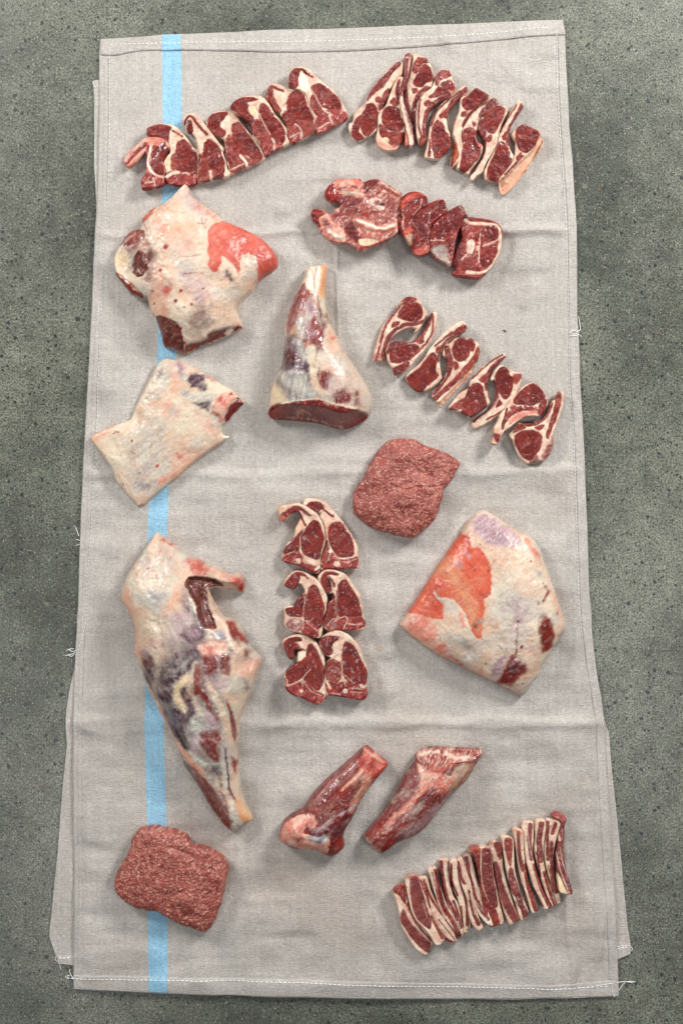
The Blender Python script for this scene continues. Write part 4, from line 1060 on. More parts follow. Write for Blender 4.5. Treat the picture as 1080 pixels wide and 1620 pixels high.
g6 = 'breast riblets side by side at the bottom right'
def rib(label, crop, out, regs, **k):
    k.setdefault('T', 20); k.setdefault('base', ('fat', 'fat')); k.setdefault('step', 0.9); k.setdefault('rough', 0.45); k.setdefault('jit', 0.25); k.setdefault('r', 1.3)
    return cut('riblet', label, 'lamb riblet', crop, out, regs, group=g6, **k)
rib('leftmost riblet with a long plum coloured lean, curved like a banana', 'L', "78 400 90 360 190 315 210 400 230 520 270 620 340 720 430 830 500 940 500 980 460 1040 440 1085 400 1080 320 1020 250 920 180 800 150 700 130 580 100 480",
    [('lean_strip', 'mus', "165 622 190 592 240 700 320 800 400 890 478 960 462 1010 440 1050 350 980 260 870 190 760 162 700"), ('lean_strip', 'lean2', "85 370 190 320 205 400 212 480 200 520 150 440 102 400"), ('', 'lean2', "222 530 280 660 345 765 480 930", dict(w=16)), ('', 'bonered', "90 385 190 340", dict(w=40, soft=4, a=.6))])
rib('second riblet from the left with the widest lean of all', 'L', "210 270 240 230 340 235 362 280 392 380 432 480 468 610 520 720 600 860 622 905 570 965 520 960 460 860 400 790 320 710 270 600 240 480 215 380",
    [('lean_strip', 'mus', "265 270 332 248 362 330 402 450 432 560 478 700 470 790 400 750 330 680 290 580 265 450"), ('lean_strip', 'lean2', "490 670 600 885", dict(w=30)), ('', 'fat', "400 530 440 680", dict(w=5)), ('', 'bonered', "240 245 340 240", dict(w=26, soft=3, a=.7))])
rib('third riblet from the left, mostly fat with a dark seam', 'L', "350 260 430 240 450 290 480 400 540 520 600 620 680 730 750 840 770 910 730 950 640 930 600 870 560 800 480 680 430 560 410 440 380 350",
    [('lean_strip', 'lean2', "362 270 430 420 462 560", dict(w=20)), ('lean_strip', 'lean2', "405 280 462 430 540 562 600 640", dict(w=22)), ('', 'lean2', "600 850 650 900 720 945 640 925", dict(soft=1.5)), ('', 'dark', "562 700 650 810 742 932", dict(w=4)), ('', 'lean', "640 700 720 810 760 900", dict(w=16))])
rib('fourth riblet from the left, white with one red edge', 'L', "450 160 540 150 562 280 602 420 652 560 702 640 762 740 820 860 790 892 740 832 660 732 590 622 540 482 500 352 470 242",
    [('lean_strip', 'lean', "530 170 566 380 618 560 700 700 786 868", dict(w=34)), ('', 'lean2', "490 190 560 480 640 660", dict(w=6)), ('', 'lean2', "650 600 700 720 760 820", dict(w=12))])
rib('fifth riblet from the left, its left half deep red', 'L', "570 70 660 60 682 200 692 330 712 440 762 530 792 640 802 720 822 850 790 832 742 702 682 600 632 450 602 300 580 180",
    [('lean_strip', 'lean', "588 90 612 300 652 470 722 600 762 690", dict(w=30)), ('lean_strip', 'lean2', "660 90 668 200 690 350", dict(w=12)), ('', 'mus', "720 500 760 600 800 780", dict(w=22))])
rib('sixth riblet from the left, streaked with fat top to bottom', 'L', "680 80 750 60 772 200 792 330 832 430 862 520 882 640 902 790 850 852 822 820 802 640 772 500 722 380 692 250",
    [('lean_strip', 'lean', "692 100 702 280 762 440", dict(w=14)), ('lean_strip', 'mus', "772 140 802 330 848 470 868 600 866 800", dict(w=32)), ('', 'mus', "800 560 820 780", dict(w=12)), ('', 'yfat', "830 820 860 790", dict(w=30, soft=2))])
rib('narrow riblet with a pale knob at its foot, seventh from the left', 'L', "760 70 820 50 852 180 902 300 932 480 962 600 1002 720 1032 780 990 822 930 772 882 650 862 482 802 322 772 200",
    [('lean_strip', 'lean', "774 90 802 250 842 320", dict(w=22)), ('lean_strip', 'mus', "880 400 940 640 985 740", dict(w=38)), ('', 'yfat', "845 340 870 470", dict(w=26, soft=2)), ('', 'white', "900 420 950 640", dict(w=8))])
rib('ragged riblet left of the wide middle ones, eighth from the left', 'L', "830 40 900 10 932 120 962 260 1002 380 1042 500 1082 560 1100 640 1140 760 1080 750 1000 660 950 560 900 400 850 250",
    [('lean_strip', 'mus', "856 50 890 200 940 400 1000 560 1080 690", dict(w=42)), ('', 'fat', "900 40 915 200 950 330 990 480", dict(w=18)), ('', 'fat', "960 510 1020 590 1100 660", dict(w=8)), ('', 'white', "980 640 1050 690 1080 735", dict(w=34, soft=2))])
rib('riblet with a tawny left shoulder and wide plum lean, ninth from the left', 'M', "120 370 140 325 240 330 310 345 322 450 342 600 372 750 402 880 432 1000 420 1035 380 1045 300 1050 250 900 220 700 200 550 150 400",
    [('lean_strip', 'mus', "240 350 305 346 315 470 340 640 368 780 370 876 320 850 270 740 237 600 235 450"), ('lean_strip', 'lean2', "130 332 205 330 213 400 213 540 238 700 288 820 358 900 392 1040 300 1046 250 900 220 700 195 540 142 392"), ('', 'side', "135 350 200 350", dict(w=50, soft=6, a=.5))])
rib('riblet with a pointed plum lean and a white forked top, seventh from the right', 'M', "300 300 410 300 416 400 432 560 472 700 522 860 572 980 520 1012 480 1032 430 900 382 740 350 560 326 420",
    [('lean_strip', 'mus', "340 492 370 477 400 540 420 650 470 780 528 900 566 978 512 1000 440 880 380 720 347 600"), ('lean_strip', 'lean2', "347 312 408 312 408 440 380 420"), ('', 'lean', "300 300 330 300", dict(w=24, soft=3, a=.6)), ('', 'fat', "400 480 430 640", dict(w=5))])
rib('riblet with a plum lean low down and pale top, sixth from the right', 'M', "405 240 440 235 515 265 522 400 532 560 562 680 602 800 652 920 620 982 580 987 540 850 500 740 458 560 434 400 418 300",
    [('lean_strip', 'mus', "480 540 500 522 540 640 590 780 610 860 648 930 620 960 560 830 500 720 477 620"), ('lean_strip', 'lean2', "440 272 500 262 500 400 490 500 452 382"), ('', 'mus', "590 900 612 970", dict(w=10)), ('', 'dark', "540 830 590 900 605 980", dict(w=4))])
rib('riblet with a broad white belly, fifth from the right', 'M', "510 170 540 165 602 200 607 330 622 480 652 650 702 780 742 910 690 937 664 870 628 760 590 640 562 500 542 350 524 250",
    [('lean_strip', 'mus', "560 200 570 400 602 540", dict(w=28)), ('lean_strip', 'lean2', "622 500 652 680 718 900", dict(w=34)), ('', 'fat', "575 210 580 330", dict(w=5)), ('', 'mus', "600 680 650 850", dict(w=5)), ('', 'side', "520 180 590 200", dict(w=20, soft=3, a=.5))])
rib('riblet with three thin fat lines, fourth from the right', 'M', "600 125 660 115 700 130 702 250 694 380 714 520 764 680 812 790 852 870 790 887 754 800 700 700 662 570 630 450 612 300",
    [('lean_strip', 'mus', "672 140 662 280 682 440", dict(w=34)), ('lean_strip', 'lean2', "702 500 772 720 842 870", dict(w=26)), ('', 'lean2', "648 600 700 720 775 860", dict(w=14)), ('', 'fat', "640 150 660 300 690 450", dict(w=7))])
rib('riblet with an even lean top and white lower half, third from the right', 'M', "715 105 800 95 807 180 794 280 784 400 796 520 836 660 872 760 902 850 870 877 826 790 776 650 740 520 710 380 716 220",
    [('lean_strip', 'mus', "766 130 746 280 762 450", dict(w=46)), ('lean_strip', 'lean2', "792 560 850 760 890 860", dict(w=22)), ('', 'lean2', "725 380 760 600", dict(w=10))])
rib('second riblet from the right, with an irregular blotched top', 'M', "812 90 880 85 940 120 905 250 880 380 884 520 894 640 932 760 942 830 915 852 884 780 846 650 808 500 792 380 804 230",
    [('lean_strip', 'mus', "826 110 822 250 826 450", dict(w=24)), ('lean_strip', 'mus', "860 300 862 500 902 740", dict(w=32)), ('lean_strip', 'lean2', "892 120 865 210", dict(w=26)), ('', 'lean2', "830 500 880 740", dict(w=6)), ('', 'yfat', "815 520 840 620", dict(w=20, soft=2))])
rib('rightmost riblet, standing tallest with a folded tip', 'M', "862 60 880 30 950 40 995 90 977 150 972 240 967 370 982 500 1012 620 1047 740 1010 757 930 742 912 650 900 470 910 330 928 200 940 120",
    [('fat_strip', 'yfat', "905 562 932 602 972 690 1000 750 932 736 912 660"), ('', 'fat', "902 380 942 560 1012 740", dict(w=12)), ('', 'fat', "912 200 932 272", dict(w=18, soft=1.5)), ('', 'fat', "932 332 960 480 1002 600", dict(w=7)), ('', 'pinkr', "880 50 980 80", dict(w=50, soft=5, a=.6))], base=('lean_strip', 'mus'), T=23)

# ---- the big joints
cut('lamb_shoulder', 'pale shoulder joint with salmon red corner patch, upper left on the blue stripe', 'lamb shoulder', 'N',
    "470 50 490 75 500 110 560 165 640 215 710 275 800 310 880 350 940 400 990 460 1000 510 980 545 890 610 850 670 800 720 760 780 795 860 790 885 720 920 620 965 560 985 470 1030 400 1010 345 985 330 920 300 830 270 790 250 712 225 720 160 690 80 590 60 530 65 460 100 400 150 330 215 310 220 250 270 205 350 165 400 120 440 70",
    [('red_membrane', 'coral', "640 305 708 268 805 295 892 338 955 388 1010 450 1024 525 990 570 892 622 890 500 860 475 820 480 796 510 790 608 762 560 702 490 690 530 662 578 622 570 610 450 612 350", dict(ang=-1.1, soft=1.6)),
     ('', 'salmon', "625 330 700 300 690 400 660 520 625 540", dict(soft=9, a=.35)), ('', 'blood', "900 400 990 460 1000 520 900 600 885 500", dict(soft=8, a=.22)),
     ('', 'pink', "520 130 620 230 700 290 620 260 540 190", dict(soft=6)), ('', 'blush', "290 560 330 540 385 700 372 820 300 802 268 760 280 640", dict(soft=7, a=.75)), ('', 'blush', "440 280 540 300 560 420 470 480 400 440", dict(soft=14, a=.45)),
     ('', 'salmon', "280 290 340 260 372 310 352 352 290 332", dict(soft=5, a=.8)), ('', 'lav', "520 60 560 180 620 240 600 300 500 230 440 120", dict(soft=10, a=.45)), ('', 'lav', "480 560 560 600 640 700 560 760 470 660", dict(soft=12, a=.6)), ('', 'purple', "545 770 600 770 640 860 590 910 530 920 510 840", dict(soft=11, a=.6)),
     ('', 'gwhite', "300 410 330 560 290 660 250 560 270 420", dict(soft=8, a=.5)),
     ('knuckle', 'lean2', "100 410 140 342 200 317 245 340 240 388 190 410 112 418", dict(h=-1)), ('', 'silver', "130 430 240 372 250 400 200 440 150 460", dict(soft=3)), ('', 'yfat', "65 460 110 430 150 470 150 530 102 560 62 520", dict(soft=4)),
     ('round_muscle', 'brown', "150 540 170 490 210 450 260 470 275 530 250 590 210 602", dict(h=2, hs=4)), ('', 'gwhite', "150 470 165 500 140 560", dict(w=16, soft=3)), ('', 'silver', "258 420 285 520 262 610", dict(w=24, soft=4)), ('', 'white', "160 535 175 560", dict(w=12, soft=2)), ('neck_meat', 'cut', "70 560 130 602 200 662 235 702 225 718 160 690 82 592"), ('', 'fat', "100 590 160 640 215 690", dict(w=8, soft=1.5)),
     ('shank_face', 'brown', "300 830 345 825 430 862 458 920 468 1000 458 1030 400 1010 345 985 330 920", dict(h=-1)), ('', 'blood', "340 960 370 1000 460 1025", dict(w=14, soft=3)), ('cut_face', 'cut', "470 1030 482 985 560 965 592 950 602 930 650 905 780 875 790 885 720 920 620 965 560 985", dict(slope=70, low=.25)),
     ('', 'blood', "450 890 462 960 480 990", dict(w=12, soft=2)), ('', 'white', "490 960 540 950 590 938", dict(w=20, soft=2)), ('', 'white', "712 915 735 895", dict(w=18, soft=2)),
     ('', 'pinkr', "225 250 262 215 300 200 270 262 230 292", dict(soft=3)), ('', 'blood', "240 300 262 350 290 470", dict(w=6, soft=1.4, a=.7)),
     ('', 'blood', "375 440", dict(w=13, soft=4)), ('', 'blood', "350 415", dict(w=5, soft=1.5)), ('', 'pinkr', "380 680", dict(w=26, soft=8)), ('', 'blood', "292 685", dict(w=8, soft=2)), ('', 'blood', "460 695", dict(w=12, soft=2)), ('', 'dark', "430 745", dict(w=8, soft=2)), ('', 'blood', "522 768", dict(w=9, soft=1.5)), ('', 'dark', "300 750", dict(w=7, soft=1.5)),
     ('', 'dark', "585 680", dict(w=5)), ('', 'blood', "345 570", dict(w=7, soft=2)), ('', 'dark', "478 785", dict(w=5)), ('', 'purple', "716 575 742 625", dict(w=14, soft=2)), ('', 'lean2', "572 265 582 305 622 350", dict(w=3)), ('', 'lean2', "548 300 590 298 600 275", dict(w=3)), ('', 'lean2', "480 600 510 590 545 592", dict(w=5, soft=1.2)), ('', 'stamp', "350 180 380 220 420 235 480 240", dict(w=4)),
     ('', 'stamp', "440 500 520 495 580 480", dict(w=4)), ('', 'white', "470 60 400 130 360 170", dict(w=10, soft=2)), ('', 'white', "300 600 350 620 395 665", dict(w=6, soft=1.5))],
    T=60, kind='dome', r=6, base=('fat_cover', 'cover'), rough=.9, step=1.25, lumps=[(560, 400, 160, -4), (470, 800, 120, 8), (420, 620, 60, 5), (290, 500, 26, -12), (380, 240, 50, 4), (820, 420, 90, -6), (150, 520, 110, -16), (250, 560, 24, -6), (500, 110, 60, -8), (480, 520, 40, 3), (640, 640, 50, -4)], e=11)

cut('half_leg_joint', 'shank half of a leg, bone tip up, with a broad dark red cut face below', 'lamb leg', 'O',
    "415 85 470 75 530 65 575 70 575 130 560 250 562 400 592 480 612 560 660 640 720 760 800 880 870 990 915 1090 925 1200 895 1270 800 1330 700 1360 620 1345 500 1310 300 1290 150 1280 112 1235 120 1150 150 1000 210 870 235 720 245 560 270 440 330 290 390 170",
    [('', 'marble', "250 600 480 480 560 560 560 700 500 800 520 1100 260 1140 200 1020 230 800", dict(soft=10, a=.7)), ('', 'lav', "560 760 700 820 860 1040 900 1180 700 1180 560 1080", dict(soft=16, a=.35)),
     ('', 'purple', "250 640 330 620 420 780 480 900 520 1100 260 1130 200 1020 225 850", dict(soft=5, a=.85)), ('', 'mus', "350 260 430 250 500 360 540 520 560 640 520 740 420 760 330 640 260 600 270 450", dict(soft=8, a=.55)),
     ('shank_muscle', 'silver', "330 300 400 220 455 300 440 350 400 400 345 500 290 600 260 620 262 520 280 420", dict(ang=1.2)), ('', 'mus', "350 320 400 280 390 380 320 480 300 430", dict(soft=6, a=.7)), ('', 'lav', "380 470 440 340 480 420 470 490 420 500", dict(soft=6, a=.8)), ('', 'purple', "430 400 465 370 475 440", dict(soft=6, a=.6)),
     ('', 'white', "432 92 520 82 525 180 490 300 440 290 415 240 430 180", dict(soft=3)), ('', 'tendon', "300 590 360 540 400 545 350 620 290 660", dict(soft=6, a=.6)), ('', 'gwhite', "345 510 440 485 430 560 360 640 340 580", dict(soft=5, a=.8)),
     ('bone_tip', 'tendon', "552 75 546 180 532 320", dict(w=46, soft=1.2)), ('', 'orange', "560 90 540 240", dict(w=9, soft=2, a=.4)), ('', 'mus', "490 90 476 250 500 350 550 590", dict(w=8, soft=1.2)), ('', 'purple', "520 440 550 580", dict(w=12, soft=2)), ('', 'pinkr', "430 90 460 140 475 240", dict(w=4)), ('', 'pinkr', "370 310 430 290 478 288", dict(w=5)), ('', 'mus', "572 450 602 530 572 520", dict(soft=3)),
     ('leg_muscle', 'mus', "410 560 460 512 510 540 550 640 540 710 462 722 422 662", dict(soft=2, ang=1.3)), ('', 'blood', "510 600 550 640 552 690 520 720", dict(soft=4, a=.6)), ('', 'lav', "410 560 450 520 480 640 430 660", dict(soft=6, a=.5)),
     ('dark_muscle', 'purple', "250 680 312 652 350 760 420 850 442 950 380 912 300 912 222 892 236 800", dict(soft=3)), ('', 'lean', "270 760 330 740 340 830 260 850", dict(soft=8, a=.4)), ('', 'gwhite', "330 680 400 800 440 850", dict(w=34, soft=6)),
     ('', 'gwhite', "222 920 400 920 470 1020 512 1112 400 1150 262 1150 212 1060", dict(soft=4)), ('', 'purple', "205 1010 260 1060 320 1090", dict(w=40, soft=8, a=.7)), ('', 'purple', "400 930 460 1010 500 1080", dict(w=22, soft=4, a=.8)), ('', 'purple', "280 960 360 950 420 1000", dict(w=26, soft=8, a=.5)),
     ('', 'cream', "452 750 462 900 502 1050 622 1172", dict(w=56, soft=3)), ('leg_muscle', 'mus', "505 942 560 920 600 950 590 1030 550 1080 512 1010", dict(soft=2)), ('leg_muscle', 'mus', "630 1102 690 1062 750 1100 760 1162 640 1172", dict(soft=2)), ('', 'mus', "790 1080 820 1080 825 1190 782 1182", dict(soft=3)), ('', 'lav', "652 682 682 690 700 760 680 752", dict(soft=3)),
     ('', 'gwhite', "690 780 760 900 740 940 660 840", dict(soft=10, a=.7)), ('', 'lav', "590 990 620 1100 600 1160", dict(w=24, soft=5, a=.6)), ('', 'blush', "590 580 660 680 620 760 580 700", dict(soft=8, a=.6)), ('', 'pinkr', "625 660", dict(w=12, soft=3, a=.7)), ('', 'orange', "410 705 440 712", dict(w=20, soft=3, a=.7)), ('', 'yfat', "150 1050 200 1060 262 1150 160 1172", dict(soft=6)), ('', 'gwhite', "215 930 205 1050", dict(w=4)), ('', 'dark', "545 560 552 600", dict(w=7)),
     ('', 'blue', "880 1100 915 1190 900 1230", dict(w=24, soft=5, a=.5)),
     ('cut_face', 'cut', "100 1235 140 1190 280 1160 400 1150 530 1145 650 1187 830 1222 900 1262 800 1340 700 1370 620 1355 500 1320 300 1300 150 1290", dict(slope=110, low=.22, soft=1)),
     ('', 'face', "310 1230 360 1215 400 1240 350 1260", dict(soft=4, a=.8)), ('', 'fat', "260 1270 400 1275 560 1310 700 1350", dict(w=7, soft=1.5, a=.6)), ('', 'fat', "560 1165 620 1190 660 1205", dict(w=14, soft=2, a=.7)), ('', 'fat', "380 1215 430 1235 445 1260", dict(w=5, a=.7)), ('', 'dark', "590 1240 610 1300", dict(w=22, soft=5)), ('', 'white', "830 1215 890 1235 895 1262", dict(w=14, soft=2))],
    T=70, kind='dome', r=7, base=('fat_cover', 'cream'), rough=.7, step=1.2, ang=1.4, fray=5, veil=.2, e=13, lumps=[(480, 640, 60, 4), (640, 700, 50, -4), (470, 900, 30, -3), (700, 950, 100, 4), (545, 200, 30, 5)])

cut('lamb_breast', 'thin creamy slab of breast with bluish spots, hanging over the left hem line', 'lamb breast', 'P',
    "525 65 580 72 660 100 760 155 850 210 940 265 1000 320 1018 350 985 380 960 420 900 475 878 500 882 545 905 555 930 560 900 585 830 630 720 710 600 820 500 900 430 960 370 1005 330 985 220 860 180 770 110 660 48 580 60 555 150 510 240 475 300 450 322 410 340 360 400 240 450 140 480 90",
    [('dark_muscle', 'purple', "690 165 762 165 790 230 770 280 702 250 672 210", dict(soft=2)), ('dark_muscle', 'purple', "700 350 812 335 800 402 742 372", dict(soft=2)), ('', 'lav', "590 80 660 110 632 180 602 150", dict(soft=4)), ('', 'purple', "600 100 640 110 620 160", dict(soft=6, a=.5)), ('', 'brown', "450 160 512 120 512 182 462 182", dict(soft=7, a=.6)),
     ('', 'gwhite', "640 260 700 290 800 290 790 340 700 340 640 320", dict(soft=6, a=.7)), ('', 'gwhite', "400 240 480 200 470 300 400 330", dict(soft=14, a=.6)), ('', 'blue', "360 540 400 500 440 480 410 530 390 555", dict(soft=8, a=.9)), ('', 'gwhite', "430 420 520 480 540 720 460 860 340 820 300 640 360 520", dict(soft=22, a=.7)),
     ('', 'purple', "345 860 380 845 430 870 400 905 350 895", dict(soft=9, a=.7)), ('', 'blue', "330 850 450 850 460 880 400 910 330 900", dict(soft=14, a=.6)), ('', 'blue', "550 380 600 400 580 430", dict(soft=10, a=.8)), ('', 'blue', "380 780 440 760", dict(w=30, soft=9, a=.5)), ('', 'blue', "660 300", dict(w=14, soft=6, a=.5)), ('', 'gwhite', "340 920 420 930", dict(w=40, soft=10, a=.5)),
     ('', 'blush', "500 860 560 790 600 680 740 640 800 640 700 720 560 850", dict(soft=10, a=.7)), ('', 'salmon', "492 850 540 825 590 810", dict(w=24, soft=5, a=.8)), ('', 'blush', "540 80 590 200 560 330 520 400", dict(w=30, soft=8, a=.6)), ('', 'pink', "720 430 820 480 860 560 780 520", dict(soft=10, a=.5)),
     ('fat_edge', 'pink', "820 402 850 332 930 270 982 312 920 402 880 482 852 442", dict(h=3, hs=6, soft=3)), ('', 'blood', "945 290", dict(w=10, soft=3)), ('', 'blood', "880 330", dict(w=9, soft=4, a=.7)), ('', 'pinkr', "810 195 830 215", dict(w=16, soft=3, a=.8)), ('', 'blood', "860 435", dict(w=7, soft=3, a=.6)),
     ('cut_face', 'dark', "900 472 908 412 935 365 960 340 985 315 1018 350 1008 360 960 420", dict(slope=60, low=.3)), ('', 'white', "905 420 935 370 975 325", dict(w=9, soft=2)), ('', 'blush', "48 580 60 557 150 512 200 500 130 560", dict(soft=6, a=.7)), ('', 'blood', "195 548 212 532 235 532", dict(w=6)), ('', 'dark', "318 590", dict(w=6)), ('', 'dark', "358 796 374 790", dict(w=5)), ('', 'blood', "246 680", dict(w=4)), ('', 'lean2', "310 655 335 672", dict(w=4)),
     ('', 'pinkr', "255 865", dict(w=6, soft=2)), ('', 'blood', "600 670 620 695 640 690", dict(w=4)), ('', 'pinkr', "620 685", dict(w=22, soft=6, a=.6)), ('', 'pinkr', "480 748", dict(w=7, soft=2)), ('', 'stamp', "440 600 440 700", dict(w=3)), ('', 'stamp', "480 545 505 515", dict(w=3)), ('', 'stamp', "350 580 355 640", dict(w=3, a=.6)), ('', 'blood', "360 995 385 1000", dict(w=12, soft=3)), ('', 'white', "880 500 890 552 925 562", dict(w=10, soft=2))],
    T=27, kind='dome', r=5, base=('fat_cover', 'cream'), rough=.7, step=1.2, e=10, lumps=[(330, 440, 60, -5), (620, 500, 150, 3), (400, 520, 40, 2), (870, 380, 50, 4), (220, 620, 60, -3)])

